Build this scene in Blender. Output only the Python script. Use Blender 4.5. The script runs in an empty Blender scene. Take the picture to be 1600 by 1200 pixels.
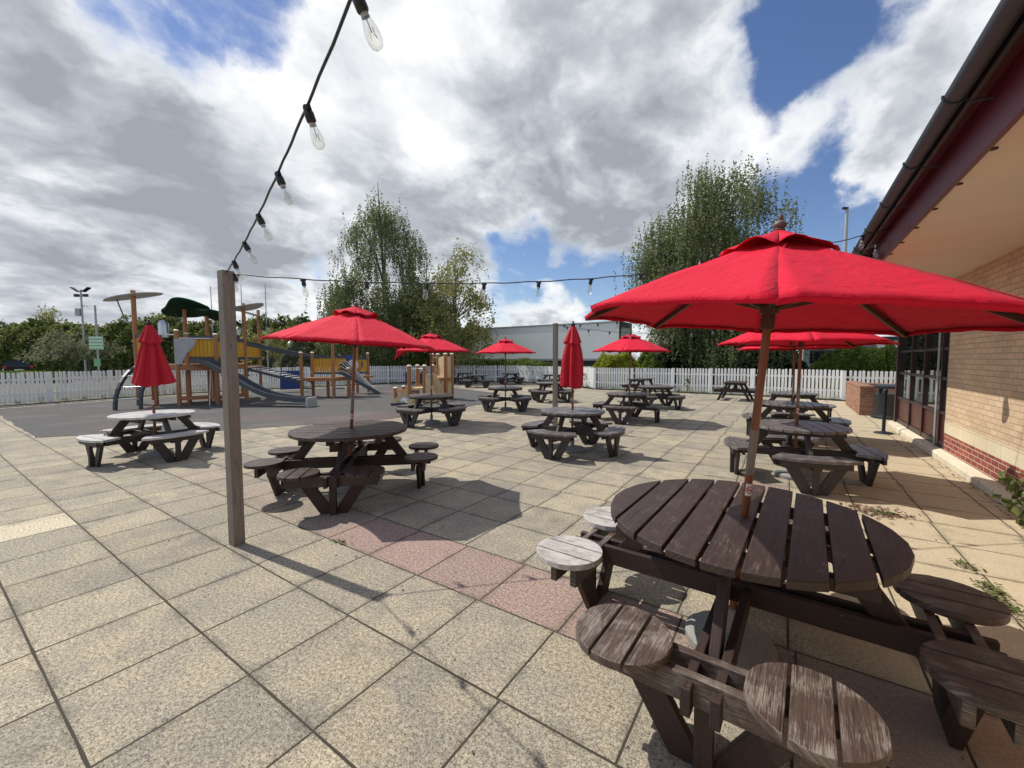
import bpy, math, random
import numpy as np
from mathutils import Vector, Matrix, Quaternion
R = math.radians
random.seed(7); RNG = np.random.default_rng(7)
S = bpy.context.scene; COL = S.collection

# ------------------------------------------------------------------ camera
H = 1.66; FPX = 645.64
yaw, pitch, roll = R(33.771), R(3.426), R(-.1057)
FW = Vector((-math.sin(yaw)*math.cos(pitch), math.cos(yaw)*math.cos(pitch), -math.sin(pitch)))
r0 = Vector((math.cos(yaw), math.sin(yaw), 0)); u0 = r0.cross(FW)
RT = r0*math.cos(roll)+u0*math.sin(roll); UP = -r0*math.sin(roll)+u0*math.cos(roll)
cd = bpy.data.cameras.new('camera'); cam = bpy.data.objects.new('camera', cd); COL.objects.link(cam)
cam.matrix_world = Matrix(((RT.x, UP.x, -FW.x, 0), (RT.y, UP.y, -FW.y, 0), (RT.z, UP.z, -FW.z, H), (0, 0, 0, 1)))
cd.sensor_width = 36; cd.lens = FPX/1600*36; cd.clip_end = 3000; cd.clip_start = .02
S.camera = cam
def ray(x, y=561.35): return FW+RT*((x-800)/FPX)+UP*((600-y)/FPX)
def at(x, d, z=0.):
    p = ray(x)*d; return Vector((p.x, p.y, z))

# ------------------------------------------------------------------ light
SUN_EL, SUN_DIR = R(54), Vector((-1, -.09, 0)).normalized()
S.view_settings.view_transform = 'Standard'; S.view_settings.look = 'None'
S.view_settings.exposure = 0.14; S.view_settings.gamma = 1
sd = bpy.data.lights.new('sun', 'SUN'); sd.energy = 4.0; sd.angle = R(.5); sd.color = (1, .94, .84)
so = bpy.data.objects.new('sun', sd); COL.objects.link(so)
sv = SUN_DIR*math.cos(SUN_EL)+Vector((0, 0, math.sin(SUN_EL)))
so.rotation_euler = sv.to_track_quat('Z', 'Y').to_euler(); so.location = sv*60
CLOUD_W, CLOUD_D = .80, .26

class NT:
    def __init__(s, tree): s.t = tree; s.n = tree.nodes; s.l = tree.links
    def new(s, typ, ins=None, **kw):
        n = s.n.new(typ)
        for k, v in kw.items(): setattr(n, k, v)
        for k, v in (ins or {}).items():
            if isinstance(v, tuple) and len(v) == 2 and hasattr(v[0], 'outputs'): s.l.new(v[0].outputs[v[1]], n.inputs[k])
            elif hasattr(v, 'outputs'): s.l.new(v.outputs[0], n.inputs[k])
            else: n.inputs[k].default_value = v
        return n
    def math(s, op, a, b=0., c=None, clamp=False):
        d = {0: a, 1: b}
        if c is not None: d[2] = c
        return s.new('ShaderNodeMath', d, operation=op, use_clamp=clamp)
    def mix(s, f, a, b, blend='MIX'):
        n = s.n.new('ShaderNodeMix'); n.data_type = 'RGBA'; n.blend_type = blend
        for i, v in ((0, f), (6, a), (7, b)):
            if isinstance(v, tuple) and hasattr(v[0], 'outputs'): s.l.new(v[0].outputs[v[1]], n.inputs[i])
            elif hasattr(v, 'outputs'): s.l.new(v.outputs[2] if v.bl_idname == 'ShaderNodeMix' else v.outputs[0], n.inputs[i])
            elif isinstance(v, tuple): n.inputs[i].default_value = (*v[:3], 1)
            else: n.inputs[i].default_value = v
        return n
    def mixf(s, f, a, b):
        n = s.n.new('ShaderNodeMix'); n.data_type = 'FLOAT'
        for i, v in ((0, f), (2, a), (3, b)):
            if isinstance(v, tuple): s.l.new(v[0].outputs[v[1]], n.inputs[i])
            elif hasattr(v, 'outputs'): s.l.new(v.outputs[0], n.inputs[i])
            else: n.inputs[i].default_value = v
        return n
    def step(s, v, lo, hi, a=0., b=1., kind='SMOOTHSTEP'):
        return s.new('ShaderNodeMapRange', {0: v, 1: lo, 2: hi, 3: a, 4: b}, interpolation_type=kind)
    def noise(s, vec, scale, detail=4, rough=.5, dist=0., dims='3D'):
        return s.new('ShaderNodeTexNoise', {'Vector': vec, 'Scale': scale, 'Detail': detail, 'Roughness': rough, 'Distortion': dist}, noise_dimensions=dims)

def build_world():
    w = bpy.data.worlds.new('World'); S.world = w; w.use_nodes = True
    t = NT(w.node_tree); t.n.clear()
    tc = t.new('ShaderNodeTexCoord')
    sep = t.new('ShaderNodeSeparateXYZ', {0: (tc, 'Generated')})
    z = t.math('MAXIMUM', (sep, 'Z'), 0.)
    den = t.math('ADD', z, .30)
    px = t.math('DIVIDE', (sep, 'X'), den); py = t.math('DIVIDE', (sep, 'Y'), den)
    P = t.new('ShaderNodeCombineXYZ', {0: px, 1: py, 2: t.math('MULTIPLY', z, .8)})
    mp = t.new('ShaderNodeMapping', {'Vector': P, 'Rotation': (0, 0, R(20)), 'Scale': (1.25, .95, 1)})
    wp = t.noise(P, 1.7, 4, .55); wv = t.new('ShaderNodeVectorMath', {0: (wp, 1), 3: .45}, operation='SCALE'); mw = t.new('ShaderNodeVectorMath', {0: mp, 1: wv}, operation='ADD')
    n1 = t.noise(mw, 1.9, 11, .56, .0); n2 = t.noise(mw, 1.1, 3, .5, .0); n3 = t.noise(mw, 4.6, 10, .55, .0); n4 = t.noise(mp, 13., 7, .6, .2)
    sky = t.new('ShaderNodeTexSky', sky_type='NISHITA', sun_disc=False, sun_elevation=SUN_EL,
                sun_rotation=math.atan2(SUN_DIR.x, SUN_DIR.y), air_density=1.0, dust_density=.25, ozone_density=2.0)
    bn = t.noise((tc, 'Generated'), 4.5, 6, .6); bo = t.new('ShaderNodeVectorMath', {0: (bn, 1), 1: (.5, .5, .5)}, operation='SUBTRACT')
    bs = t.new('ShaderNodeVectorMath', {0: bo, 3: .30}, operation='SCALE'); bw = t.new('ShaderNodeVectorMath', {0: (tc, 'Generated'), 1: bs}, operation='ADD'); bw = t.new('ShaderNodeVectorMath', {0: bw}, operation='NORMALIZE')
    def blob(x, y, rad):   # soft spot round a direction of the sky
        d = ray(x, y).normalized()
        dt = t.new('ShaderNodeVectorMath', {0: bw, 1: tuple(d)}, operation='DOT_PRODUCT')
        return t.step((dt, 'Value'), math.cos(R(rad)), 1., 0., 1.)
    def total(lst):
        acc = None
        for x, y, rad, wgt in lst:
            m = t.math('MULTIPLY', blob(x, y, rad), wgt)
            acc = m if acc is None else t.math('ADD', acc, m)
        return acc
    holes = total([(225, 80, 9, .24), (300, 20, 10, .22), (390, -10, 8, .20), (655, 20, 8, .20), (1160, 50, 11, .17), (1235, 120, 12, .28), (1320, 100, 9, .22),
                   (1270, 275, 7, .16), (1370, 250, 6, .10), (1240, 330, 8, .18), (1310, 335, 6, .10), (800, 408, 6, .16), (870, 425, 7, .20), (950, 440, 7, .22), (740, 425, 6, .16),
                   (455, 398, 5, .22), (510, 402, 4, .16), (45, 170, 3, .10), (25, 90, 3, .1)])
    fills = total([(450, 200, 30, .16), (800, 220, 26, .22), (1000, 100, 16, .18), (1100, 200, 14, .22), (1330, 205, 9, .22), (1420, 110, 13, .22), (150, 330, 30, .20), (1430, 20, 10, .14), (640, 480, 6, .1),
                   (60, 60, 20, .16), (870, 492, 5, .22), (1190, 215, 8, .14), (700, 500, 6, .15), (560, 60, 10, .12), (1060, 20, 10, .12)])
    base = t.math('ADD', (n1, 0), t.math('MULTIPLY', t.math('SUBTRACT', (n3, 0), .5), .30))
    base = t.math('ADD', base, t.math('MULTIPLY', t.math('SUBTRACT', (n4, 0), .5), .16)); base = t.math('ADD', base, .02)
    dens = t.math('SUBTRACT', t.math('ADD', base, fills), holes)
    dens = t.math('ADD', dens, t.step(z, 0., .10, .22, 0.))
    mask = t.step(dens, .39, .66)
    dark = total([(890, 200, 22, .20), (760, 330, 14, .12), (950, 320, 13, .16), (80, 90, 15, .20), (150, 170, 10, .10), (330, 340, 11, .12), (180, 300, 10, .06), (400, 350, 9, .10), (160, 430, 9, .10), (300, 430, 12, .08), (570, 340, 9, .1)])
    lite = total([(560, 90, 16, .16), (330, 170, 14, .14), (1130, 130, 10, .22), (700, 130, 11, .12), (1140, 250, 9, .14), (560, 470, 9, .12), (850, 495, 6, .2), (1420, 60, 12, .12), (1100, 360, 10, .1), (250, 480, 10, .08)])
    sh = t.math('ADD', t.math('MULTIPLY', t.math('SUBTRACT', (n2, 0), .5), .7), t.math('MULTIPLY', t.math('SUBTRACT', (n3, 0), .5), 1.05))
    sh = t.math('ADD', sh, t.math('MULTIPLY', t.math('SUBTRACT', (n1, 0), .5), 1.0)); sh = t.math('ADD', sh, t.math('MULTIPLY', t.math('SUBTRACT', (n4, 0), .5), .35))
    thick = t.step(dens, .5, .85, 0., .30, 'LINEAR'); sh = t.math('ADD', sh, thick)
    sh = t.math('ADD', t.math('SUBTRACT', t.math('ADD', sh, .15), lite), dark)
    shade = t.step(sh, -.04, .84, kind='LINEAR')
    cr = t.new('ShaderNodeValToRGB', {0: shade}); e = cr.color_ramp.elements
    e[0].position = 0; e[0].color = (.98, .98, .98, 1); e[1].position = 1; e[1].color = (.33, .36, .405, 1)
    m = e.new(.38); m.color = (.76, .79, .82, 1); m = e.new(.7); m.color = (.50, .53, .575, 1)
    b1 = t.new('ShaderNodeBackground', {0: sky, 1: .105}); b2 = t.new('ShaderNodeBackground', {0: cr, 1: 1.})
    sat = t.new('ShaderNodeHueSaturation', {'Hue': .51, 'Saturation': 1.12, 'Value': 1.0, 'Fac': 1., 'Color': sky}); t.l.new(sat.outputs[0], b1.inputs[0])
    mx = t.new('ShaderNodeMixShader', {0: mask, 1: b1, 2: b2})
    out = t.new('ShaderNodeOutputWorld'); t.l.new(mx.outputs[0], out.inputs[0])
build_world()

# ------------------------------------------------------------------ materials
def mat(name, build):
    m = bpy.data.materials.new(name); m.use_nodes = True; t = NT(m.node_tree)
    b = t.n['Principled BSDF']; build(t, b); return m
def lnk(t, a, b, s): t.l.new(a.outputs[2] if a.bl_idname == 'ShaderNodeMix' and a.data_type == 'RGBA' else a.outputs[0], b.inputs[s])
def bump(t, b, h, strength=.3, dist=.01):
    n = t.new('ShaderNodeBump', {'Strength': strength, 'Distance': dist, 'Height': h}); t.l.new(n.outputs[0], b.inputs['Normal'])
def plain(name, c, rough=.6, metal=0., var=.15, scale=8., spec=.5, bmp=0.):
    def f(t, b):
        tc = t.new('ShaderNodeTexCoord'); n = t.noise((tc, 'Object'), scale, 5, .6)
        k = t.step((n, 0), .25, .75, 1-var, 1+var, 'LINEAR')
        mx = t.new('ShaderNodeVectorMath', {0: tuple(c), 3: k}, operation='SCALE'); t.l.new(mx.outputs[0], b.inputs['Base Color'])
        b.inputs['Roughness'].default_value = rough; b.inputs['Metallic'].default_value = metal; b.inputs['Specular IOR Level'].default_value = spec
        if bmp: bump(t, b, n, bmp, .01)
    return mat(name, f)
def wood(name, c0, c1, worn=.4, wornc=(.42, .38, .34), rough=.55, amt=.8, spec=.5):
    def f(t, b):
        uv = t.new('ShaderNodeTexCoord')
        mp = t.new('ShaderNodeMapping', {'Vector': (uv, 'UV'), 'Scale': (3.2, 46, 1)})
        g = t.noise(mp, 1.5, 9, .68, 1.0); g2 = t.noise(t.new('ShaderNodeMapping', {'Vector': (uv, 'UV'), 'Scale': (9, 210, 1)}), 1.4, 5, .65, .4)
        w = t.noise((uv, 'UV'), 6., 6, .62, .5); w2 = t.noise((uv, 'UV'), 1.1, 3, .5)
        col = t.mix(t.step((g, 0), .3, .7), c0, c1)
        col = t.mix(t.step((w2, 0), .35, .7, 0., .5), col, c1)
        wf = t.math('ADD', t.math('MULTIPLY', (w, 0), .55), t.math('ADD', t.math('MULTIPLY', (g, 0), .25), t.math('MULTIPLY', (g2, 0), .55)))
        wm = t.step(wf, .86-worn*.34, 1.04-worn*.34, 0., amt)
        col = t.mix(wm, col, wornc)
        kn = t.new('ShaderNodeTexVoronoi', {'Vector': t.new('ShaderNodeMapping', {'Vector': (uv, 'UV'), 'Scale': (2.2, 5.5, 1)}), 'Scale': 1.2}); col = t.mix(t.step((kn, 0), .03, .07, .75, 0.), col, tuple(q*.45 for q in c0))
        ck = t.noise(t.new('ShaderNodeMapping', {'Vector': (uv, 'UV'), 'Scale': (1.6, 75, 1)}), 1.3, 2, .4, .6); crk = t.step((ck, 0), .70, .73, 0., .8); col = t.mix(crk, col, tuple(q*.3 for q in c0))
        sp = t.noise((uv, 'UV'), 38., 2, .5); col = t.mix(t.step((sp, 0), .745, .78, 0, .5), col, (.5, .47, .42))
        lnk(t, col, b, 'Base Color')
        rn = t.step((g, 0), .3, .7, rough-.12, rough+.15, 'LINEAR'); lnk(t, rn, b, 'Roughness'); b.inputs['Specular IOR Level'].default_value = spec
        hh = t.math('SUBTRACT', t.math('ADD', (g, 0), t.math('MULTIPLY', (g2, 0), .7)), t.math('MULTIPLY', crk, 1.5)); bump(t, b, hh, .6, .004)
    return mat(name, f)
M = {}
M['wood_top'] = wood('dark_stained_wood', (.022, .013, .0105), (.058, .036, .028), .44, (.25, .20, .17), .44, .7)
M['wood_seat'] = wood('worn_stained_wood', (.040, .025, .019), (.105, .072, .058), .62, (.34, .30, .265), .5, .75)
M['wood_bleached'] = wood('bleached_wood', (.11, .09, .078), (.34, .31, .285), .9, (.58, .55, .52), .42, .9)
M['wood_pale_sheen'] = wood('weathered_sheen_wood', (.20, .185, .18), (.45, .43, .42), .9, (.62, .61, .6), .35, .8, .8)  # weathered wood, whitened further to carry sunlight and sky sheen in its colour
M['wood_frame'] = wood('frame_stained_wood', (.020, .010, .008), (.05, .026, .021), .2, (.26, .2, .17), .62, .6)
M['wood_frame2'] = wood('grey_brown_frame_wood', (.026, .022, .021), (.06, .051, .05), .3, (.26, .24, .23), .6, .6)
M['wood_top2'] = wood('grey_brown_top_wood', (.055, .045, .043), (.135, .118, .115), .6, (.36, .34, .33), .36, .8, .7)  # base colour lightened to carry the sky's sheen on these tops
M['post_wood'] = wood('weathered_post_wood', (.15, .125, .105), (.27, .235, .20), .35, (.40, .37, .34), .75, .6)
M['pole_wood'] = wood('varnished_pole_wood', (.13, .035, .012), (.26, .085, .03), .1, (.35, .3, .25), .3, .5)
M['pole_grey'] = wood('weathered_pole_joint', (.12, .10, .09), (.22, .19, .17), .3, (.4, .38, .35), .3, .6)
M['rib_wood'] = wood('dark_rib_wood', (.04, .018, .010), (.08, .035, .02), .2, (.2, .15, .1), .5, .5)
M['play_wood'] = wood('orange_play_timber', (.30, .12, .045), (.46, .21, .085), .2, (.5, .35, .22), .5, .5)
M['pale_cap'] = plain('pale_cap', (.7, .62, .5), .5)
M['white_metal'] = plain('white_metal', (.62, .64, .62), .35, .0)
M['steel'] = plain('steel', (.55, .56, .57), .28, .9)
M['grey_paint'] = plain('slate_grey_paint', (.060, .072, .085), .5)
M['grey_light'] = plain('light_grey_metal', (.42, .44, .44), .5, .3)
M['concrete'] = plain('concrete', (.27, .27, .255), .85, 0, .2, 30, bmp=.3)
M['yellow'] = plain('yellow_board', (.62, .34, .02), .5, var=.12)
M['cream'] = plain('cream_board', (.66, .52, .28), .5)
M['green_roof'] = plain('green_roof', (.012, .045, .028), .95, var=.3, scale=3, spec=.08)
M['blue'] = plain('blue_board', (.03, .07, .26), .5)
M['navy'] = plain('navy_board', (.02, .028, .07), .5)
M['black'] = plain('black_plastic', (.012, .012, .013), .42)
M['bin'] = plain('bin_plastic', (.014, .018, .024), .45)
M['gutter'] = plain('gutter_plastic', (.042, .056, .072), .5, spec=.35)
M['maroon'] = plain('maroon_paint', (.105, .016, .030), .42, var=.1)
M['maroon_dark'] = plain('maroon_soffit_paint', (.07, .012, .02), .55, var=.1)
M['frame_maroon'] = plain('door_frame_paint', (.045, .022, .024), .4)
M['panel_maroon'] = wood('door_panel_wood', (.06, .015, .012), (.10, .028, .022), .1, (.2, .1, .08), .4, .3)
M['soffit'] = plain('soffit_board', (.70, .62, .50), .8, var=.07, scale=1.2)
M['slate'] = plain('roof_tile', (.06, .06, .065), .7, var=.3, scale=6)
M['lorry'] = plain('trailer_white', (.86, .89, .88), .5, var=.05, scale=.7)
M['lorry_dark'] = plain('trailer_dark', (.02, .02, .022), .6)
M['car_body'] = plain('car_paint', (.012, .012, .018), .12, var=.02)
M['car_glass'] = plain('car_glass', (.01, .012, .014), .05, var=0)
M['tail_red'] = plain('tail_light_red', (.45, .01, .02), .2)
M['tyre'] = plain('tyre', (.012, .012, .012), .8)
M['van_grey'] = plain('shed_cladding', (.17, .18, .19), .5)
M['white_paint'] = plain('white_board', (.75, .76, .74), .5)
M['sign_green'] = plain('sign_green', (.22, .48, .26), .5, var=.1)
M['sign_pale'] = plain('sign_pale', (.62, .80, .62), .5, var=.05)
M['soil'] = plain('soil', (.045, .035, .022), .95, var=.5, scale=9, bmp=.6)
M['kerb'] = plain('kerb_concrete', (.33, .315, .27), .9, var=.25, scale=3)
M['bark'] = plain('bark', (.12, .105, .09), .9, var=.4, scale=3, bmp=.6)
M['red_print'] = plain('red_print', (.6, .02, .03), .4, var=0)
M['stem'] = plain('stem', (.08, .05, .03), .8)
M['dead_leaf'] = plain('dead_leaf', (.13, .055, .035), .9, var=.5, scale=40)
M['finial'] = plain('grey_finial', (.13, .10, .095), .55)

def cloth_f(t, b):
    tc = t.new('ShaderNodeTexCoord')
    n = t.noise((tc, 'Object'), 2.2, 5, .6, .2); n2 = t.noise((tc, 'Object'), 420, 2, .5); n5 = t.noise((tc, 'Object'), .9, 6, .7, .6); n3 = t.noise((tc, 'Object'), 9, 5, .55, 1.5)
    col = t.mix(t.step((n, 0), .3, .7), (.64, .004, .030), (.72, .007, .042)); col = t.mix(t.step((n5, 0), .56, .78, 0., .16), col, (.36, .04, .045)); lnk(t, col, b, 'Base Color')
    b.inputs['Roughness'].default_value = .8; b.inputs['Specular IOR Level'].default_value = .25; b.inputs['Sheen Weight'].default_value = .08; b.inputs['Sheen Roughness'].default_value = .5
    b.inputs['Sheen Tint'].default_value = (1, .45, .5, 1)
    hh = t.math('ADD', t.math('MULTIPLY', (n2, 0), .06), (n3, 0)); bump(t, b, hh, .65, .022)
    tr = t.new('ShaderNodeBsdfTranslucent', {0: (.50, .002, .008, 1)})
    mx = t.new('ShaderNodeMixShader', {0: .09, 1: b, 2: tr}); t.l.new(mx.outputs[0], t.n['Material Output'].inputs[0])
M['cloth'] = mat('red_canvas', cloth_f)
def cloth2_f(t, b):
    tc = t.new('ShaderNodeTexCoord'); n3 = t.noise((tc, 'Object'), 9, 5, .55, 1.)
    b.inputs['Base Color'].default_value = (.50, .006, .022, 1); b.inputs['Roughness'].default_value = .75; bump(t, b, n3, .5, .02)
M['cloth_closed'] = mat('red_canvas_folded', cloth2_f)

def glass_f(t, b):
    b.inputs['Base Color'].default_value = (1, 1, 1, 1); b.inputs['Roughness'].default_value = .02; b.inputs['IOR'].default_value = 1.45
    tr = t.new('ShaderNodeBsdfTransparent', {0: (.93, .93, .9, 1)}); gl = t.new('ShaderNodeBsdfGlossy', {'Roughness': .03, 'Color': (1, 1, 1, 1)})
    lw = t.new('ShaderNodeLayerWeight', {'Blend': .22}); f = t.math('MULTIPLY', (lw, 'Facing'), .75); f = t.math('ADD', f, .05)
    mx = t.new('ShaderNodeMixShader', {0: f, 1: tr, 2: gl}); t.l.new(mx.outputs[0], t.n['Material Output'].inputs[0])
M['bulb'] = mat('bulb_glass', glass_f)
def pane_f(t, b):
    b.inputs['Base Color'].default_value = (.014, .017, .018, 1); b.inputs['Roughness'].default_value = .02; b.inputs['IOR'].default_value = 1.65; b.inputs['Specular IOR Level'].default_value = .8
M['pane'] = mat('window_glass', pane_f)

X0, Y0, SL = -2.337, 1.562, .601
def paving_f(t, b):
    tc = t.new('ShaderNodeTexCoord'); sp = t.new('ShaderNodeSeparateXYZ', {0: (tc, 'Object')})
    wob = t.noise((tc, 'Object'), 3., 3, .5); wb = t.math('MULTIPLY', t.math('SUBTRACT', (wob, 0), .5), .004)
    fy = t.math('DIVIDE', t.math('ADD', t.math('SUBTRACT', (sp, 'Y'), Y0), wb), SL); iy = t.math('FLOOR', fy)
    wr = t.new('ShaderNodeTexWhiteNoise', {'W': iy}, noise_dimensions='1D')
    jx = t.math('MULTIPLY', t.math('SUBTRACT', (wr, 0), .5), .05)
    fx = t.math('DIVIDE', t.math('ADD', t.math('ADD', t.math('SUBTRACT', (sp, 'X'), X0), jx), wb), SL); ix = t.math('FLOOR', fx)
    def edge(f): fr = t.math('FRACT', f); return t.math('MULTIPLY', t.math('SUBTRACT', .5, t.math('ABSOLUTE', t.math('SUBTRACT', fr, .5))), SL)
    ed = t.math('MINIMUM', edge(fx), edge(fy))
    cell = t.new('ShaderNodeCombineXYZ', {0: ix, 1: iy, 2: 0.})
    wn = t.new('ShaderNodeTexWhiteNoise', {'Vector': cell}, noise_dimensions='3D')
    wn2 = t.new('ShaderNodeTexWhiteNoise', {'Vector': t.new('ShaderNodeVectorMath', {0: cell, 1: (7.3, 3.1, 2.)}, operation='ADD')}, noise_dimensions='3D')
    ag = t.noise((tc, 'Object'), 120, 3, .75); ag2 = t.noise((tc, 'Object'), 48, 3, .6); st = t.noise((tc, 'Object'), 1.3, 6, .62, .4); st2 = t.noise((tc, 'Object'), 4.2, 5, .6, .2)
    # east strip next the building is smoother, yellower slab
    east = t.step((sp, 'X'), -.2, .62)
    buff = t.mix((wn, 0), (.35, .305, .222), (.425, .37, .268))
    grey = t.mix((wn2, 0), (.235, .215, .18), (.305, .277, .225))
    wear = t.step(t.math('ADD', t.math('MULTIPLY', (st, 0), .7), t.math('MULTIPLY', (st2, 0), .4)), .44, .66)
    wear = t.math('ADD', t.math('MULTIPLY', wear, .8), t.math('MULTIPLY', (wn, 0), .15), clamp=True)
    col = t.mix(wear, grey, buff)
    eastc = t.mix((st2, 0), (.40, .335, .235), (.56, .475, .335)); col = t.mix(east, col, eastc)
    # faded red slabs in two rows
    r1 = t.math('MULTIPLY', t.math('COMPARE', iy, 1., .1), t.math('LESS_THAN', (sp, 'X'), .9))
    r1 = t.math('MULTIPLY', r1, t.math('GREATER_THAN', (sp, 'X'), -7.4))
    r2 = t.math('MULTIPLY', t.math('COMPARE', iy, 12., .6), t.math('COMPARE', ix, -8., 1.6))
    r3 = t.math('MULTIPLY', t.math('COMPARE', ix, 3., .1), t.math('COMPARE', iy, 6., 1.1))
    red = t.math('MULTIPLY', t.math('ADD', t.math('ADD', r1, r2), r3, clamp=True), t.math('MULTIPLY', t.step((wn2, 0), 0., 1., .5, .9, 'LINEAR'), t.step((sp, 'X'), -4.2, -3.4, .35, 1.)))
    col = t.mix(red, col, t.mix((wn, 0), (.275, .20, .178), (.335, .225, .20)))
    pale = t.math('MULTIPLY', t.math('COMPARE', ix, -7., .1), t.math('COMPARE', iy, -2., .1)); col = t.mix(t.math('MULTIPLY', pale, .8), col, (.60, .53, .39))
    fine = t.step(t.math('ADD', t.math('MULTIPLY', (ag, 0), .65), t.math('MULTIPLY', (ag2, 0), .35)), .40, .60, .34, 1.6, 'LINEAR')
    fine = t.mixf(t.math('MULTIPLY', east, .65), fine, 1.)
    cm = t.new('ShaderNodeVectorMath', {3: fine}, operation='SCALE'); t.l.new(col.outputs[2], cm.inputs[0])
    dirt = t.step(ed, .0, .055, .62, 1.); dn = t.mixf(t.step((st2, 0), .35, .6), dirt, 1.)
    cm2 = t.new('ShaderNodeVectorMath', {0: cm, 3: dn}, operation='SCALE')
    spot = t.noise((tc, 'Object'), 2.3, 6, .72, .5); sm = t.step((spot, 0), .56, .72, 0, .5); gum = t.new('ShaderNodeTexVoronoi', {'Vector': (tc, 'Object'), 'Scale': 2.1}); sm = t.math('MAXIMUM', sm, t.step((gum, 0), .022, .034, .5, 0.))
    c3 = t.mix(sm, (cm2, 0), (.15, .135, .11))
    jw = t.step((st2, 0), .3, .7, .0035, .008, 'LINEAR')
    j = t.math('LESS_THAN', ed, jw); c4 = t.mix(j, c3, (.055, .048, .036)); lnk(t, c4, b, 'Base Color')
    b.inputs['Roughness'].default_value = .88; b.inputs['Specular IOR Level'].default_value = .3
    hh = t.math('SUBTRACT', t.math('ADD', t.math('MULTIPLY', (ag, 0), .35), t.math('MULTIPLY', (wn, 0), .5)), t.math('MULTIPLY', t.step(ed, 0., .012, 1., 0.), 1.2)); bump(t, b, hh, .5, .006)
M['paving'] = mat('aggregate_slabs', paving_f)
def rubber_f(t, b):
    tc = t.new('ShaderNodeTexCoord'); n = t.noise((tc, 'Object'), 60, 3, .7); n2 = t.noise((tc, 'Object'), .8, 5, .6, .4); n3 = t.noise((tc, 'Object'), .25, 2, .5)
    c = t.mix(t.step((n, 0), .35, .65), (.052, .052, .053), (.155, .153, .150)); c = t.mix(t.step((n2, 0), .5, .75, 0, .4), c, (.21, .19, .165)); c = t.mix(t.step((n3, 0), .55, .66, 0, .3), c, (.20, .12, .11)); lnk(t, c, b, 'Base Color')
    b.inputs['Roughness'].default_value = .95; b.inputs['Specular IOR Level'].default_value = .2; bump(t, b, n, .4, .006)
M['rubber'] = mat('play_surface_rubber', rubber_f)
def grass_f(t, b):
    tc = t.new('ShaderNodeTexCoord'); n = t.noise((tc, 'Object'), .3, 6, .7); n2 = t.noise((tc, 'Object'), 14, 3, .7)
    c = t.mix(t.step((n, 0), .4, .6), (.10, .11, .05), (.16, .155, .13)); c = t.mix(t.math('MULTIPLY', (n2, 0), .5), c, (.05, .075, .02)); lnk(t, c, b, 'Base Color'); b.inputs['Roughness'].default_value = .95
M['grass'] = mat('rough_ground', grass_f)
def brick_mat(name, c1, c2, mo, rough=.85, bw=.225, rh=.075, msize=.012, offset=.5, bst=.4):
    def f(t, b):
        tc = t.new('ShaderNodeTexCoord'); sp = t.new('ShaderNodeSeparateXYZ', {0: (tc, 'Object')})
        g = t.new('ShaderNodeNewGeometry'); sn = t.new('ShaderNodeSeparateXYZ', {0: (g, 'Normal')})
        ax = t.math('GREATER_THAN', t.math('ABSOLUTE', (sn, 'X')), .7)
        u = t.mixf(ax, (sp, 'X'), (sp, 'Y'))
        v = t.new('ShaderNodeCombineXYZ', {0: u, 1: (sp, 'Z'), 2: 0.})
        n = t.noise((tc, 'Object'), 26, 5, .65); n2 = t.noise((tc, 'Object'), 1.1, 4, .55)
        br = t.new('ShaderNodeTexBrick', {'Vector': v, 'Color1': (*c1, 1), 'Color2': (*c2, 1), 'Mortar': (*mo, 1), 'Scale': 1., 'Mortar Size': msize*.5, 'Mortar Smooth': .15, 'Bias': 0., 'Brick Width': bw, 'Row Height': rh}, offset=offset, offset_frequency=2)
        k = t.math('ADD', t.math('MULTIPLY', (n, 0), .5), t.math('MULTIPLY', (n2, 0), .5)); k = t.step(k, .3, .7, .8, 1.2, 'LINEAR')
        cm = t.new('ShaderNodeVectorMath', {0: (br, 0), 3: k}, operation='SCALE'); lnk(t, cm, b, 'Base Color')
        b.inputs['Roughness'].default_value = rough; b.inputs['Specular IOR Level'].default_value = .25
        hh = t.math('ADD', t.math('MULTIPLY', (br, 1), -1.), t.math('MULTIPLY', (n, 0), .25)); bump(t, b, hh, bst, .008)
    return mat(name, f)
M['brick_buff'] = brick_mat('buff_brick', (.56, .41, .27), (.68, .51, .345), (.38, .30, .21))
M['brick_red'] = brick_mat('red_brick', (.22, .06, .045), (.33, .09, .062), (.52, .44, .36))
M['brick_pier'] = brick_mat('brown_brick', (.24, .11, .075), (.36, .185, .13), (.36, .28, .2))
M['stone'] = brick_mat('cast_stone', (.66, .57, .40), (.73, .64, .46), (.40, .33, .23), .8, .44, .6, .008, .0, .2)
M['plinth'] = brick_mat('plinth_stone', (.60, .54, .42), (.68, .62, .49), (.2, .17, .13), .8, .45, .6, .010, .0, .2)
def picket_f(t, b):
    uv = t.new('ShaderNodeTexCoord'); n = t.noise((uv, 'Object'), 3.5, 5, .65); n2 = t.noise(t.new('ShaderNodeMapping', {'Vector': (uv, 'UV'), 'Scale': (2, 30, 1)}), 1.5, 5, .6)
    c = t.mix(t.step(t.math('ADD', (n, 0), t.math('MULTIPLY', (n2, 0), .6)), .86, 1.08, 0, .65), (.84, .85, .84), (.42, .43, .40)); lnk(t, c, b, 'Base Color'); b.inputs['Roughness'].default_value = .65
M['picket'] = mat('flaking_white_paint', picket_f)
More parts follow.
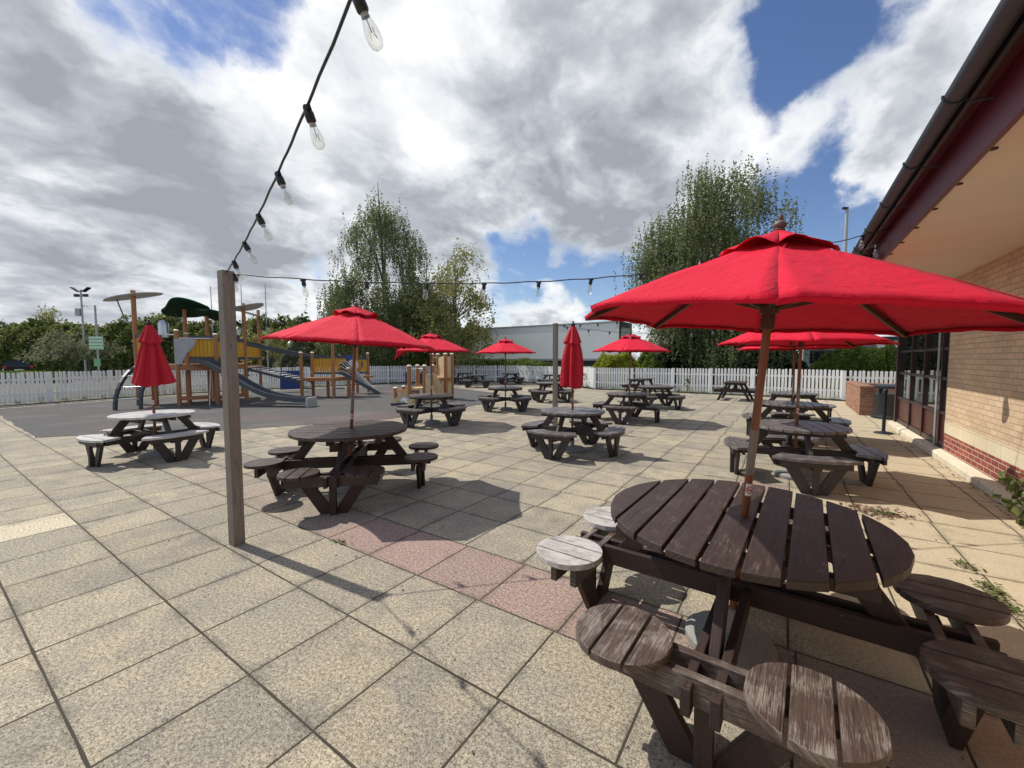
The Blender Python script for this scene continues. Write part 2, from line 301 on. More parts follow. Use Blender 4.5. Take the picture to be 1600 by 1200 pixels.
def leaf_mat(name, c1, c2, c3=None, tr=.42, sc=.9):
    def f(t, b):
        tc = t.new('ShaderNodeTexCoord'); n = t.noise((tc, 'Object'), sc, 4, .6); n2 = t.noise((tc, 'Object'), 14, 2, .6)
        k = t.math('ADD', t.math('MULTIPLY', (n, 0), .55), t.math('MULTIPLY', (n2, 0), .45))
        c = t.mix(t.step(k, .38, .62), c1, c2)
        if c3: c = t.mix(t.step((n2, 0), .60, .68), c, c3)
        lnk(t, c, b, 'Base Color'); b.inputs['Roughness'].default_value = .65; b.inputs['Specular IOR Level'].default_value = .15
        trn = t.new('ShaderNodeBsdfTranslucent'); t.l.new(c.outputs[2], trn.inputs[0])
        mx = t.new('ShaderNodeMixShader', {0: tr, 1: b, 2: trn}); t.l.new(mx.outputs[0], t.n['Material Output'].inputs[0])
    return mat(name, f)
M['leaf_birch'] = leaf_mat('birch_leaves', (.12, .15, .062), (.235, .265, .125), (.32, .33, .20))
M['leaf_pale'] = leaf_mat('pale_leaves', (.21, .22, .07), (.38, .37, .15), (.46, .44, .24))
M['leaf_hedge'] = leaf_mat('hedge_leaves', (.09, .125, .035), (.25, .275, .085), (.38, .38, .18), sc=.5)
M['leaf_dark'] = leaf_mat('dark_conifer_leaves', (.014, .024, .013), (.036, .054, .025), tr=.1)
M['leaf_bush'] = leaf_mat('bush_leaves', (.10, .16, .03), (.22, .30, .065), (.32, .38, .12))
M['leaf_yellow'] = leaf_mat('yellow_hedge_leaves', (.22, .26, .03), (.48, .46, .06))
M['leaf_shrub'] = leaf_mat('grey_green_shrub_leaves', (.10, .12, .06), (.28, .30, .18), (.42, .42, .28))
M['leaf_weed'] = leaf_mat('weed_leaves', (.07, .10, .03), (.20, .22, .09), tr=.25, sc=20)

# ------------------------------------------------------------------ mesh helpers
class MB:
    def __init__(s): s.v = []; s.f = []; s.uv = []; s.sm = []
    def add(s, vs, fs, uvs=None, smooth=False):
        o = len(s.v); s.v += [tuple(v) for v in vs]
        for i, f in enumerate(fs):
            s.f.append([o+k for k in f]); s.sm.append(smooth)
            s.uv.append(uvs[i] if uvs else [(vs[k][0]+vs[k][2]*.3, vs[k][1]) for k in f])
    def hexa(s, c8, L, W, T):
        ou, ov = random.random()*40, random.random()*40
        fs = [(0, 3, 2, 1), (4, 5, 6, 7), (0, 1, 5, 4), (2, 3, 7, 6), (1, 2, 6, 5), (3, 0, 4, 7)]
        loc = [(0, 0, 0), (L, 0, 0), (L, W, 0), (0, W, 0), (0, 0, T), (L, 0, T), (L, W, T), (0, W, T)]
        uvs = []
        for i, f in enumerate(fs):
            if i < 2: uvs.append([(ou+loc[k][0], ov+loc[k][1]) for k in f])
            elif i < 4: uvs.append([(ou+loc[k][0], ov+W+loc[k][2]+i) for k in f])
            else: uvs.append([(ou+loc[k][2], ov+loc[k][1]+i) for k in f])
        s.add(c8, fs, uvs)
    def box(s, x0, x1, y0, y1, z0, z1):
        d = (x1-x0, y1-y0, z1-z0)
        if d[0] >= max(d[1], d[2]): s.hexa([(x0, y0, z0), (x1, y0, z0), (x1, y1, z0), (x0, y1, z0), (x0, y0, z1), (x1, y0, z1), (x1, y1, z1), (x0, y1, z1)], *d)
        elif d[1] >= d[2]: s.hexa([(x1, y0, z0), (x1, y1, z0), (x0, y1, z0), (x0, y0, z0), (x1, y0, z1), (x1, y1, z1), (x0, y1, z1), (x0, y0, z1)], d[1], d[0], d[2])
        else: s.hexa([(x1, y0, z0), (x1, y0, z1), (x1, y1, z1), (x1, y1, z0), (x0, y0, z0), (x0, y0, z1), (x0, y1, z1), (x0, y1, z0)], d[2], d[1], d[0])
    def board(s, p0, p1, wdir, w, t):
        p0, p1 = Vector(p0), Vector(p1); d = (p1-p0); L = d.length; d.normalize(); wd = Vector(wdir); wd = (wd-d*wd.dot(d)).normalized(); n = d.cross(wd)
        a = wd*w/2; b = n*t/2
        s.hexa([p0-a-b, p1-a-b, p1+a-b, p0+a-b, p0-a+b, p1-a+b, p1+a+b, p0+a+b], L, w, t)
    def vboard(s, p0, p1, axis, w, t):
        """board leaning between two points whose ends are cut level; lies in the plane of z and `axis`"""
        p0, p1 = Vector(p0), Vector(p1); ax = Vector(axis).normalized(); n = ax.cross(Vector((0, 0, 1))).normalized()
        d = (p1-p0).normalized(); hw = w/2/max(abs(d.z), .25); a = ax*hw; b = n*t/2
        s.hexa([p0-a-b, p1-a-b, p1+a-b, p0+a-b, p0-a+b, p1-a+b, p1+a+b, p0+a+b], (p1-p0).length, w, t)
    def prism(s, pts, z0, z1, along=(1, 0)):
        n = len(pts); ou, ov = random.random()*40, random.random()*40; ax, ay = along
        U = [(p[0]*ax+p[1]*ay+ou, -p[0]*ay+p[1]*ax+ov) for p in pts]
        ar = sum(pts[i][0]*pts[(i+1) % n][1]-pts[(i+1) % n][0]*pts[i][1] for i in range(n))
        if ar < 0: pts = pts[::-1]; U = U[::-1]
        vs = [(p[0], p[1], z0) for p in pts]+[(p[0], p[1], z1) for p in pts]
        fs = [list(range(n))[::-1], list(range(n, 2*n))]; uvs = [U[::-1], U]
        for i in range(n):
            j = (i+1) % n; fs.append((i, j, n+j, n+i)); uvs.append([U[i], U[j], (U[j][0], U[j][1]+.04), (U[i][0], U[i][1]+.04)])
        s.add(vs, fs, uvs)
    def tube(s, pts, rad, seg=8, caps=True):
        pts = [Vector(p) for p in pts]; n = len(pts); rr = rad if isinstance(rad, (list, tuple)) else [rad]*n
        vs = []; up = None; acc = 0; us = []
        for i, p in enumerate(pts):
            d = (pts[min(i+1, n-1)]-pts[max(i-1, 0)]).normalized()
            if up is None: up = d.orthogonal().normalized()
            else: up = (up-d*up.dot(d)).normalized()
            sd = d.cross(up)
            if i: acc += (p-pts[i-1]).length
            us.append(acc)
            for k in range(seg): a = 2*math.pi*k/seg; vs.append(p+(up*math.cos(a)+sd*math.sin(a))*rr[i])
        fs = []; uvs = []; ou = random.random()*30
        for i in range(n-1):
            for k in range(seg):
                j = (k+1) % seg; fs.append((i*seg+k, i*seg+j, (i+1)*seg+j, (i+1)*seg+k)); w = 2*math.pi*max(rr[i], .01)/seg
                uvs.append([(ou+us[i], k*w), (ou+us[i], (k+1)*w), (ou+us[i+1], (k+1)*w), (ou+us[i+1], k*w)])
        s.add(vs, fs, uvs, True)
        if caps: s.add(vs[:seg], [list(range(seg))[::-1]]); s.add(vs[-seg:], [list(range(seg))])
    def lathe(s, prof, c=(0, 0, 0), seg=16):
        vs = []; fs = []
        for r_, z_ in prof:
            for k in range(seg): a = 2*math.pi*k/seg; vs.append((c[0]+r_*math.cos(a), c[1]+r_*math.sin(a), c[2]+z_))
        for i in range(len(prof)-1):
            for k in range(seg): j = (k+1) % seg; fs.append((i*seg+k, i*seg+j, (i+1)*seg+j, (i+1)*seg+k))
        s.add(vs, fs, None, True)
    def build(s, name, m, parent=None, bevel=0.):
        me = bpy.data.meshes.new(name); me.from_pydata(s.v, [], s.f)
        ul = me.uv_layers.new(name='UVMap'); flat = [c for f in s.uv for u in f for c in u]; ul.data.foreach_set('uv', flat)
        me.polygons.foreach_set('use_smooth', s.sm); me.materials.append(m)
        if any(s.sm) and hasattr(me, 'set_sharp_from_angle'): me.set_sharp_from_angle(angle=R(50))
        me.validate(); o = bpy.data.objects.new(name, me); COL.objects.link(o)
        if parent: o.parent = parent
        if bevel: bm = o.modifiers.new('edge', 'BEVEL'); bm.width = bevel; bm.segments = 2; bm.limit_method = 'ANGLE'; bm.angle_limit = R(40)
        return o
def tag(o, label=None, cat=None, group=None, kind=None):
    if label: o['label'] = label
    if cat: o['category'] = cat
    if group: o['group'] = group
    if kind: o['kind'] = kind
    return o
def empty(name, loc=(0, 0, 0), rz=0., label=None, cat=None, group=None):
    o = bpy.data.objects.new(name, None); COL.objects.link(o); o.location = loc; o.rotation_euler = (0, 0, rz); o.empty_display_size = .2
    return tag(o, label, cat, group)
def copy_tree(o, parent=None):
    c = o.copy(); COL.objects.link(c); c.parent = parent
    for ch in list(o.children): copy_tree(ch, c)
    return c
def quads(name, P, size, m, parent=None, elong=1.6, flat=0.):
    """many leaf-sized faces at points P (N,3)"""
    P = np.asarray(P, float); N = len(P)
    a = RNG.normal(size=(N, 3)); a /= np.linalg.norm(a, axis=1)[:, None]
    b = RNG.normal(size=(N, 3)); b -= (a*b).sum(1)[:, None]*a; b /= np.linalg.norm(b, axis=1)[:, None]
    if flat: a[:, 2] *= 1-flat; b[:, 2] *= 1-flat
    sz = size*(.6+.8*RNG.random(N))[:, None]
    A = a*sz*elong/2; B = b*sz/2
    V = np.stack([P-A, P+B*.9-A*.1, P+A, P-B*.9-A*.1], 1).reshape(-1, 3)
    me = bpy.data.meshes.new(name); me.vertices.add(4*N); me.vertices.foreach_set('co', V.ravel())
    me.loops.add(4*N); me.loops.foreach_set('vertex_index', np.arange(4*N)); me.polygons.add(N); me.polygons.foreach_set('loop_start', np.arange(0, 4*N, 4))
    me.update(calc_edges=True); me.materials.append(m)
    o = bpy.data.objects.new(name, me); COL.objects.link(o)
    if parent: o.parent = parent
    return o

# ------------------------------------------------------------------ ground
def sheet(name, pts, z, m):
    b = MB(); b.add([(p[0], p[1], z) for p in pts], [list(range(len(pts)))]); o = b.build(name, m); o['kind'] = 'structure'; return o
sheet('ground', [(-400, -300), (400, -300), (400, 500), (-400, 500)], -.008, M['grass'])
FL = [(-22.7, -7), (-23.4, 1.5), (-24.4, 5.2), (-24.75, 9), (-24.2, 14), (-23.0, 19), (-20.6, 23), (-16.5, 25.4), (-12, 23.8), (-8.9, 21.6), (-4.8, 21.75), (-1.3, 21.55), (1.85, 20.9), (6.5, 20.4)]
sheet('paving', [(-23.2, -7), *[(x+.35, y-.35) for x, y in FL[1:5]], *[(x+.25, y-.45) for x, y in FL[5:]], (7, -7)], 0., M['paving'])
def rough(pts, n=14, a=.035):
    out = []
    for p, q in zip(pts[:-1], pts[1:]): out += [(p[0]+(q[0]-p[0])*k/n+random.uniform(-a, a), p[1]+(q[1]-p[1])*k/n+random.uniform(-a, a)) for k in range(n)]
    return out+[pts[-1]]
sheet('play_surface', rough([(-22.3, 1.75), (-13.4, 1.62), (-11.0, 4.2), (-9.2, 7.7), (-9.35, 13.4), (-12.1, 16.5)], 24)+[ (-16.2, 18.1), (-19.8, 19.2), (-22.4, 14), (-23.2, 9), (-22.9, 5)], .006, M['rubber'])
bd = MB()
for (a, b_) in (((-22.3, 1.68), (-13.42, 1.55)), ((-22.85, 1.7), (-23.42, 5)), ((-23.42, 5), (-23.75, 9)), ((-23.75, 9), (-23.0, 14.1)), ((-23.0, 14.1), (-20.3, 19.6)), ((-20.3, 19.6), (-16.3, 18.5))):
    a3, b3 = Vector((*a, .012)), Vector((*b_, .012)); d = (b3-a3).normalized(); nn = Vector((-d.y, d.x, 0)); w = .3
    if b_[1] < 1.6: continue
    bd.board(a3, b3, nn, w, .03)
o = bd.build('kerb', M['kerb']); o['kind'] = 'structure'
bd = MB()
for i in range(len(FL)-1):
    a3, b3 = Vector((*FL[i], .01)), Vector((*FL[i+1], .01)); bd.board(a3, b3, (-(b3-a3).y, (b3-a3).x, 0), .62 if i < 7 else .3, .03)
o = bd.build('soil_border', M['soil']); o['kind'] = 'structure'

# ------------------------------------------------------------------ picket fence
def fence(i0, i1, label):
    root = empty('picket_fence', (*FL[i0], 0), 0, label, 'fence', 'white picket fence runs round the patio')
    ox, oy = FL[i0]
    for i in range(i0, i1):
        a = Vector((FL[i][0]-ox, FL[i][1]-oy, 0)); b_ = Vector((FL[i+1][0]-ox, FL[i+1][1]-oy, 0)); L = (b_-a).length; n = max(1, round(L/1.9))
        for k in range(n):
            p = a.lerp(b_, k/n); q = a.lerp(b_, (k+1)/n); d = (q-p).normalized(); nn = Vector((-d.y, d.x, 0)); mb = MB()
            back = nn*(.03)
            for zz in (.38, .92): mb.board(p+back+Vector((0, 0, zz)), q+back+Vector((0, 0, zz)), (0, 0, 1), .08, .03)
            seg = (q-p).length; m_ = int((seg-.16)/.124)
            dz = random.uniform(-.02, .02)
            for j in range(m_):
                c = p+d*(.14+(j+.5)*(seg-.16)/m_); w = .088+random.uniform(-.004, .004); zt = 1.21+dz+random.uniform(-.012, .012); z0 = .07+random.uniform(-.02, .02)
                ln = d*random.uniform(-.012, .012)
                prof = [(-w/2, z0), (w/2, z0), (w/2, zt-.03), (w*.28, zt-.006), (0, zt), (-w*.28, zt-.006), (-w/2, zt-.03)]
                vs = [c+d*x+Vector((0, 0, z))+ln*z-nn*.009 for x, z in prof]+[c+d*x+Vector((0, 0, z))+ln*z+nn*.009 for x, z in prof]
                N = 7; fs = [list(range(N)), list(range(N, 2*N))[::-1]]+[(i_, N+i_, N+(i_+1) % N, (i_+1) % N) for i_ in range(N)]
                ou = random.random()*50; uvs = [[(z+ou, x+ou) for x, z in prof], [(z+ou, x+ou) for x, z in prof][::-1]]+[[(ou, ou)]*4]*N
                mb.add(vs, fs, uvs)
            mb.build('picket_panel', M['picket'], root)
            pm = MB(); z1 = 1.2+dz; pm.board(p-nn*.005+Vector((0, 0, 0)), p-nn*.005+Vector((0, 0, z1)), d, .125, .1); pm.build('fence_post', M['picket'], root)
    return root
fence(0, 4, 'white picket fence along the left beside the play area and car park')
fence(4, 9, 'white picket fence curving round the far corner behind the climbing frame and trailer')
fence(9, 13, 'white picket fence along the far right, ending behind the brick pier')

# ------------------------------------------------------------------ building
def building():
    root = empty('pub_building', (2.2, 0, 0), 0, 'single-storey buff brick pub with maroon eaves and dark glazed doors', 'building')
    def B(name, m, boxes, par=root, bev=0.):
        mb = MB()
        for q in boxes: mb.box(*q)
        return mb.build(name, m, par, bev)
    WT = 3.0
    y0, yw, y1 = -7., 9.70, 13.45
    B('wall', M['brick_buff'], [(0, .3, y0, yw, .63, WT)])
    B('stone_band', M['stone'], [(-.004, .3, y0, yw+.002, .425, .628)])
    B('lower_wall', M['brick_red'], [(0, .3, y0, yw, -.02, .423)])
    B('end_wall', M['brick_buff'], [(.3, 9, y1-.25, y1, 0, WT)])
    # plinth with a weathered top edge
    mb = MB(); prof = [(-.13, -.02), (-.13, .085), (-.11, .115), (-.002, .135), (-.002, -.02)]
    N = len(prof); vs = [(x, y0, z) for x, z in prof]+[(x, y1+.1, z) for x, z in prof]
    mb.add(vs, [list(range(N)), list(range(N, 2*N))[::-1]]+[(i, N+i, N+(i+1) % N, (i+1) % N) for i in range(N)]); mb.build('plinth', M['plinth'], root)
    # glazed doors
    ys = [yw, 10.08, 11.18, 12.22, y1]
    fr = MB()
    for i, y in enumerate(ys):
        w = .05; fr.box(-.0, .09, y+(0 if i == 0 else -w/2), y+(w if i == 0 else w/2), .136, WT)
    for z, h in ((.137, .09), (.70, .05), (1.29, .055), (1.80, .05), (2.32, .05), (2.93, .06)): fr.box(.008, .082, yw+.05, y1-.02, z, z+h)
    frame = fr.build('door_frame', M['frame_maroon'], root, .004)
    B('corner_post', M['frame_maroon'], [(-.03, .12, y1-.06, y1+.06, .136, WT)], root, .004)
    for i in range(4):
        ya, yb = ys[i]+(.05 if i == 0 else .025), ys[i+1]-.025
        B('kick_panel', M['panel_maroon'], [(.035, .05, ya, yb, .227, .70)], frame)
        for za, zb in ((.75, 1.29), (1.345, 1.80), (1.85, 2.32), (2.37, 2.93)):
            mb = MB(); mb.box(.04, .046, ya, yb, za, zb); mb.build('window_pane', M['pane'], frame)
    B('interior_back', M['frame_maroon'], [(.6, .62, yw, y1-.3, .1, WT)], root)
    mb = MB(); mb.tube([(-.035, 10.08, .14), (-.035, 10.08, 2.96)], .018, 10); mb.build('door_tube', M['grey_light'], root)
    # eaves
    xs = -1.24; ye = 13.75
    B('soffit', M['soffit'], [(xs+.02, .0, y0, ye, 2.955, 2.975)])
    B('fascia', M['maroon'], [(xs-.012, xs+.02, y0, ye, 2.925, 3.262)], root, .003)
    B('upper_soffit', M['maroon_dark'], [(-1.345, xs-.013, y0, ye, 3.25, 3.27)])
    B('eave_board', M['black'], [(-1.37, -1.346, y0, ye, 3.17, 3.29)])
    mb = MB(); n = 26
    for k in range(n): yy = y0+.3+k*.62; mb.lathe([(.0, -.012), (.02, -.010), (.022, 0)], (xs+.05, yy, 2.955), 8)
    mb.build('soffit_fixing', M['maroon_dark'], root)
    g = MB(); gr = .054; arc = [(gr*math.cos(R(a)), gr*math.sin(R(a))) for a in range(180, 361, 20)]
    out = arc+[(x*.93, z*.93) for x, z in arc[::-1]]
    cx, cz = -1.42, 3.235; N = len(out)
    vs = [(cx+x, y0, cz+z) for x, z in out]+[(cx+x, ye, cz+z) for x, z in out]
    g.add(vs, [(i, N+i, N+(i+1) % N, (i+1) % N) for i in range(N)]+[list(range(N)), list(range(N, 2*N))[::-1]], None, True); gut = g.build('gutter', M['gutter'], root)
    y = y0+.4
    while y < ye:
        b_ = MB(); pts = [(cx+gr*1.1*math.cos(R(a)), y, cz+gr*1.1*math.sin(R(a))) for a in range(175, 366, 19)]
        b_.tube(pts, .007, 6); b_.tube([(cx+.05, y, cz-.04), (-1.37, y, 3.17), (xs-.02, y, 3.16)], .007, 6); b_.build('gutter_bracket', M['gutter'], gut); y += 1.02
    rf = MB(); vs = [(-1.41, y0, 3.30), (-1.41, ye, 3.30), (6.5, ye, 5.9), (6.5, y0, 5.9)]; vs += [(x, yy, z-.05) for x, yy, z in vs]
    rf.add(vs, [(0, 1, 2, 3)[::-1], (4, 5, 6, 7), (0, 1, 5, 4), (1, 2, 6, 5), (2, 3, 7, 6), (3, 0, 4, 7)]); rf.build('roof', M['slate'], root)
    return root
building()
# horn floodlight at the eave
fl = empty('floodlight', (.86, 7.35, 3.02), R(200), 'round black floodlight fixed to the maroon fascia above the red umbrella', 'floodlight')
mb = MB(); mb.tube([(-.02, 0, -.02), (.10, 0, -.04), (.13, 0, -.045)], [.05, .095, .10], 18); mb.build('lamp_head', M['black'], fl)
mb = MB(); mb.tube([(.0, 0, 0), (-.05, 0, .04), (-.06, 0, .12)], .014, 6); mb.build('bracket', M['black'], fl)

# brick pier, bin, barrier post
mb = MB(); mb.box(-.16, .16, -1.75, 1.75, 0, .80); w = mb.build('brick_wall', M['brick_pier']); w.location = (1.93, 17.45, 0); tag(w, 'low brown brick wall beside the black litter bin at the far end', 'wall')
mb = MB(); mb.box(-.17, .17, -1.76, 1.76, .801, .86); mb.build('coping', M['brick_pier'], w)
mb = MB(); mb.box(.161, 2.2, 1.4, 1.74, 0, .8); mb.build('return_wall', M['brick_pier'], w)
bn = empty('litter_bin', (2.43, 15.35, 0), 0, 'round black litter bin standing behind the barrier post', 'bin')
mb = MB(); mb.lathe([(.0, .0), (.45, .0), (.46, .06), (.42, .09), (.39, .10), (.39, .64), (.40, .65), (.40, .68), (.0, .68)], seg=24); mb.build('bin_body', M['bin'], bn)
mb = MB(); mb.lathe([(.0, .84), (.40, .84), (.405, .90), (.34, .935), (.10, .95), (.0, .95)], seg=24)
for a in range(4): c_, s_ = math.cos(R(45+90*a)), math.sin(R(45+90*a)); mb.tube([(c_*.32, s_*.32, .66), (c_*.32, s_*.32, .86)], .045, 8)
mb.build('bin_hood', M['bin'], bn)
bp_ = empty('barrier_post', (1.80, 12.15, 0), 0, 'black belt barrier post on a round base beside the doors', 'barrier post')
mb = MB(); mb.lathe([(0, 0), (.17, 0), (.175, .015), (.15, .03), (.05, .045), (.035, .06), (0, .06)], seg=20); mb.build('base', M['bin'], bp_)
mb = MB(); mb.lathe([(.032, .05), (.032, .90), (.042, .905), (.042, .97), (.03, .985), (0, .985)], seg=14); mb.build('post', M['bin'], bp_)

# ------------------------------------------------------------------ tables
def plank_disc(mb, rad, nb, gap, z0, z1, cx=0, cy=0, wob=0.):
    """round top cut from parallel boards running along local Y"""
    w = 2*rad/nb
    for i in range(nb):
        xa, xb = -rad+i*w+gap/2, -rad+(i+1)*w-gap/2
        if i == 0: xa = -rad+.004
        if i == nb-1: xb = rad-.004
        xs = [xa+(xb-xa)*k/4 for k in range(5)]; top = [(x, math.sqrt(max(rad*rad-x*x, 0))) for x in xs]
        e = random.uniform(-wob, wob); dz = random.uniform(-wob, wob)*.3
        pts = [(cx+x, cy+y+e) for x, y in top]+[(cx+x, cy-y+e) for x, y in top[::-1]]
        mb.prism(pts, z0+dz, z1+dz, (0, 1))
def rotp(p, a): c, s = math.cos(a), math.sin(a); return Vector((p[0]*c-p[1]*s, p[0]*s+p[1]*c, p[2]))
def leg_set(a, rr, half, ztop, fr, root):
    mb = MB(); tdir = rotp((0, 1, 0), a)
    for s in (-1, 1): mb.vboard(rotp((rr, s*half*.86, ztop), a), rotp((rr, s*.065, .0), a), tdir, .125, .042)
    mb.vboard(rotp((rr+.046, 0, ztop+.05), a), rotp((rr+.046, 0, 0.), a), tdir, .07, .045)
    mb.build('leg', fr, root, .004)
def strut_set(a, r1, z1, r0, z0, fr, root, off=0.):
    mb = MB(); rdir = rotp((1, 0, 0), a); mb.vboard(rotp((r1, off, z1), a), rotp((r0, off, z0), a), rdir, .11, .044); mb.build('strut', fr, root, .004)
def table_A(name='round_picnic_table'):
    t = empty(name); mb = MB(); plank_disc(mb, .705, 9, .017, .745, .785, wob=.006); mb.build('tabletop', M['wood_top'], t, .005)
    mb = MB(); w_ = 2*.705/9; scr = None
    for i in range(9):
        for y_ in (-.42, .42):
            for q_ in (-.045, .045):
                xx = -.705+(i+.5)*w_+q_
                if math.hypot(xx, y_) < .66:
                    so_ = scr.copy() if scr else None
                    if not scr: mb.lathe([(.0045, .0004), (.0035, .002), (0, .002)], (0, 0, 0), 8); scr = so_ = mb.build('screw', M['black'], t.children[0])
                    else: COL.objects.link(so_)
                    so_.location = (xx+random.uniform(-.006, .006), y_+random.uniform(-.01, .01), .785)
    mb = MB()
    for x in (-.42, .42): mb.box(-.55, .55, x-.03, x+.03, .685, .7440)
    mb.box(-.60, .60, -.14, -.09, .684, .743); mb.box(-.60, .60, .09, .14, .684, .743); mb.build('top_bearer', M['wood_frame'], t, .004)
    for k in range(4):
        a = k*math.pi/2; leg_set(a, .85, .33, .34, M['wood_frame'], t); strut_set(a, .43, .70, .70, .33, M['wood_frame'], t)
        mb = MB()
        for rr in (.80, .93):
            mb.board(rotp((rr, -.47, .375), a), rotp((rr, .47, .375), a), (0, 0, 1), .115, .04)
        mb.build('seat_rail', M['wood_seat'], t, .004)
        for s in (-1, 1):
            mb = MB(); c = rotp((.895, s*.335, 0), a)
            # boards of the stool run radially
            w = 2*.205/3; rad = .205
            for i in range(3):
                ya, yb = -rad+i*w+.006, -rad+(i+1)*w-.006
                if i == 0: ya = -rad+.004
                if i == 2: yb = rad-.004
                yy = [ya+(yb-ya)*q/7 for q in range(8)]; tp = [(math.sqrt(max(rad*rad-y*y, 0)), y) for y in yy]
                loc = [(x, y) for x, y in tp]+[(-x, y) for x, y in tp[::-1]]
                pts = [(c.x+math.cos(a)*x-math.sin(a)*y, c.y+math.sin(a)*x+math.cos(a)*y) for x, y in loc]; mb.prism(pts, .436, .472, (math.cos(a), math.sin(a)))
            mb.build('seat', M['wood_seat'], t, .004)
    for k in range(2):
        a = k*math.pi/2; mb = MB(); dz = -.012*k
        for s in (-1, 1): mb.board(rotp((-1.0, s*.052, .37+dz), a), rotp((1.0, s*.052, .37+dz), a), (0, 0, 1), .115 if k == 0 else .112, .038)
        mb.build('bearer', M['wood_frame'], t, .004)
    return t
def table_B(name='round_picnic_table'):
    t = empty(name); mb = MB(); plank_disc(mb, .575, 8, .013, .705, .742, wob=.004); mb.build('tabletop', M['wood_top2'], t, .004)
    mb = MB()
    for x in (-.34, .34): mb.box(-.43, .43, x-.025, x+.025, .645, .704)
    mb.box(-.5, .5, -.12, -.08, .643, .703); mb.box(-.5, .5, .08, .12, .643, .703); mb.build('top_bearer', M['wood_frame2'], t)
    for k in range(4):
        a = k*math.pi/2; leg_set(a, .77, .32, .375, M['wood_frame2'], t); strut_set(a, .36, .69, .62, .34, M['wood_frame2'], t)
        mb = MB(); mb.board(rotp((.71, -.36, .375), a), rotp((.71, .36, .375), a), (0, 0, 1), .075, .036); mb.board(rotp((.83, -.36, .375), a), rotp((.83, .36, .375), a), (0, 0, 1), .075, .036); mb.build('bench_rail', M['wood_frame2'], t)
        mb = MB(); th = R(30); ro, ri, xs = .93, .63, .775
        arc = [(ro*math.cos(q), ro*math.sin(q)) for q in np.linspace(-th, th, 9)]; xe = xs+.006
        out = [(xe, -xe*math.tan(th))]+arc+[(xe, xe*math.tan(th))]; xi = xs-.006
        arc2 = [(ri*math.cos(q), ri*math.sin(q)) for q in np.linspace(-th, th, 9)]
        inn = [(xi, xi*math.tan(th))]+arc2[::-1]+[(xi, -xi*math.tan(th))]
        for pl in (out, inn): mb.prism([(math.cos(a)*x-math.sin(a)*y, math.sin(a)*x+math.cos(a)*y) for x, y in pl], .412, .448, (-math.sin(a), math.cos(a)))
        mb.build('bench', M['wood_top2'], t, .004)
    for k in range(2):
        a = k*math.pi/2; mb = MB(); dz = -.012*k
        for s in (-1, 1): mb.board(rotp((-.80, s*.05, .36+dz), a), rotp((.80, s*.05, .36+dz), a), (0, 0, 1), .1 if k == 0 else .098, .036)
        mb.build('bearer', M['wood_frame2'], t)
    return t
def table_C():
    t = empty('picnic_table'); mb = MB()
    for i in range(5): y = -.36+i*.148; mb.box(-.72, .72, y, y+.138, .70, .735)
    mb.build('tabletop', M['wood_top'], t, .004)
    for s in (-1, 1):
        mb = MB(); y = s*.62; mb.box(-.72, .72, y-.135, y-.005, .42, .455); mb.box(-.72, .72, y+.005, y+.135, .42, .455); mb.build('bench', M['wood_top'], t)
        for e in (-1, 1):
            mb = MB(); mb.vboard((e*.52, s*.22, .70), (e*.52, s*.56, 0), (0, 1, 0), .09, .045); mb.build('leg', M['wood_frame'], t)
    for e in (-1, 1):
        mb = MB(); mb.box(e*.52-.07*e-.02, e*.52-.07*e+.02, -.74, .74, .33, .42); mb.box(e*.52-.07*e-.02, e*.52-.07*e+.02, -.34, .34, .63, .70); mb.build('crossbar', M['wood_frame'], t)
        mb = MB(); mb.board((e*.45, 0, .36), (e*.12, 0, .69), (0, 1, 0), .07, .04); mb.build('brace', M['wood_frame'], t)
    return t
def place(o, x, y, rz, label, cat='picnic table', group=None):
    o.location = (x, y, 0); o.rotation_euler = (0, 0, R(rz)); return tag(o, label, cat, group)
TA = table_A(); place(TA, -.20, 2.60, -2, 'dark brown round table with eight stools in the right foreground', group='round tables with eight round stools')
for ch in TA.children:          # the two stools on the left of this table are sun-bleached
    if ch.name.startswith('seat') and not ch.name.startswith('seat_rail'):
        c = sum((Vector(v.co) for v in ch.data.vertices), Vector())/len(ch.data.vertices)
        if c.x < -.6: ch.data.materials[0] = M['wood_bleached']; ch['label'] = 'sun-bleached pale stool'
TA2 = table_A(); place(TA2, -4.62, 3.2, -47, 'dark brown round table with eight stools beside the grey timber post, left of centre', group='round tables with eight round stools')
for ch in TA2.children:
    if ch.name.startswith('seat') : ch.data.materials[0] = M['wood_top']
GB = 'round picnic tables with four curved benches'
TB = table_B(); place(TB, -9.07, 2.45, 5, 'round bench table with sunlit white-looking top under the closed umbrella by the climbing frame', group=GB)
for ch in list(TB.children): pass
BL = [(-7.68, 7.72, 0, 'round bench table under the open umbrella in front of the small yellow slide'),
      (-7.73, 11.15, -10, 'round bench table under the small open umbrella in front of the white trailer'),
      (-3.22, 6.78, 0, 'round bench table under the closed umbrella beside the middle timber post'),
      (-3.6, 11.0, 6, 'round bench table under the open umbrella right of the closed one'),
      (-3.72, 14.4, -12, 'round bench table behind the one under the right-centre umbrella, no umbrella of its own'),
      (-7.8, 14.45, -5, 'round bench table half hidden behind the middle timber post'),
      (.15, 6.95, 12, 'round bench table nearest the pub wall, directly behind the foreground table'),
      (.12, 10.3, 4, 'second round bench table in the row along the pub wall'),
      (.13, 13.5, -4, 'third and farthest round bench table in the row along the pub wall'),
      (-15.4, 19.3, -10, 'round bench table at the far fence, front one of the pair left of the trailer'),
      (-18.3, 21.6, 20, 'round bench table at the far fence, rear one of the pair left of the trailer'),
      (-15.4, 22.9, 0, 'round bench table at the far fence just behind the small umbrella pole'),
      (-11.9, 22.2, 8, 'round bench table at the far fence left of the middle timber post')]
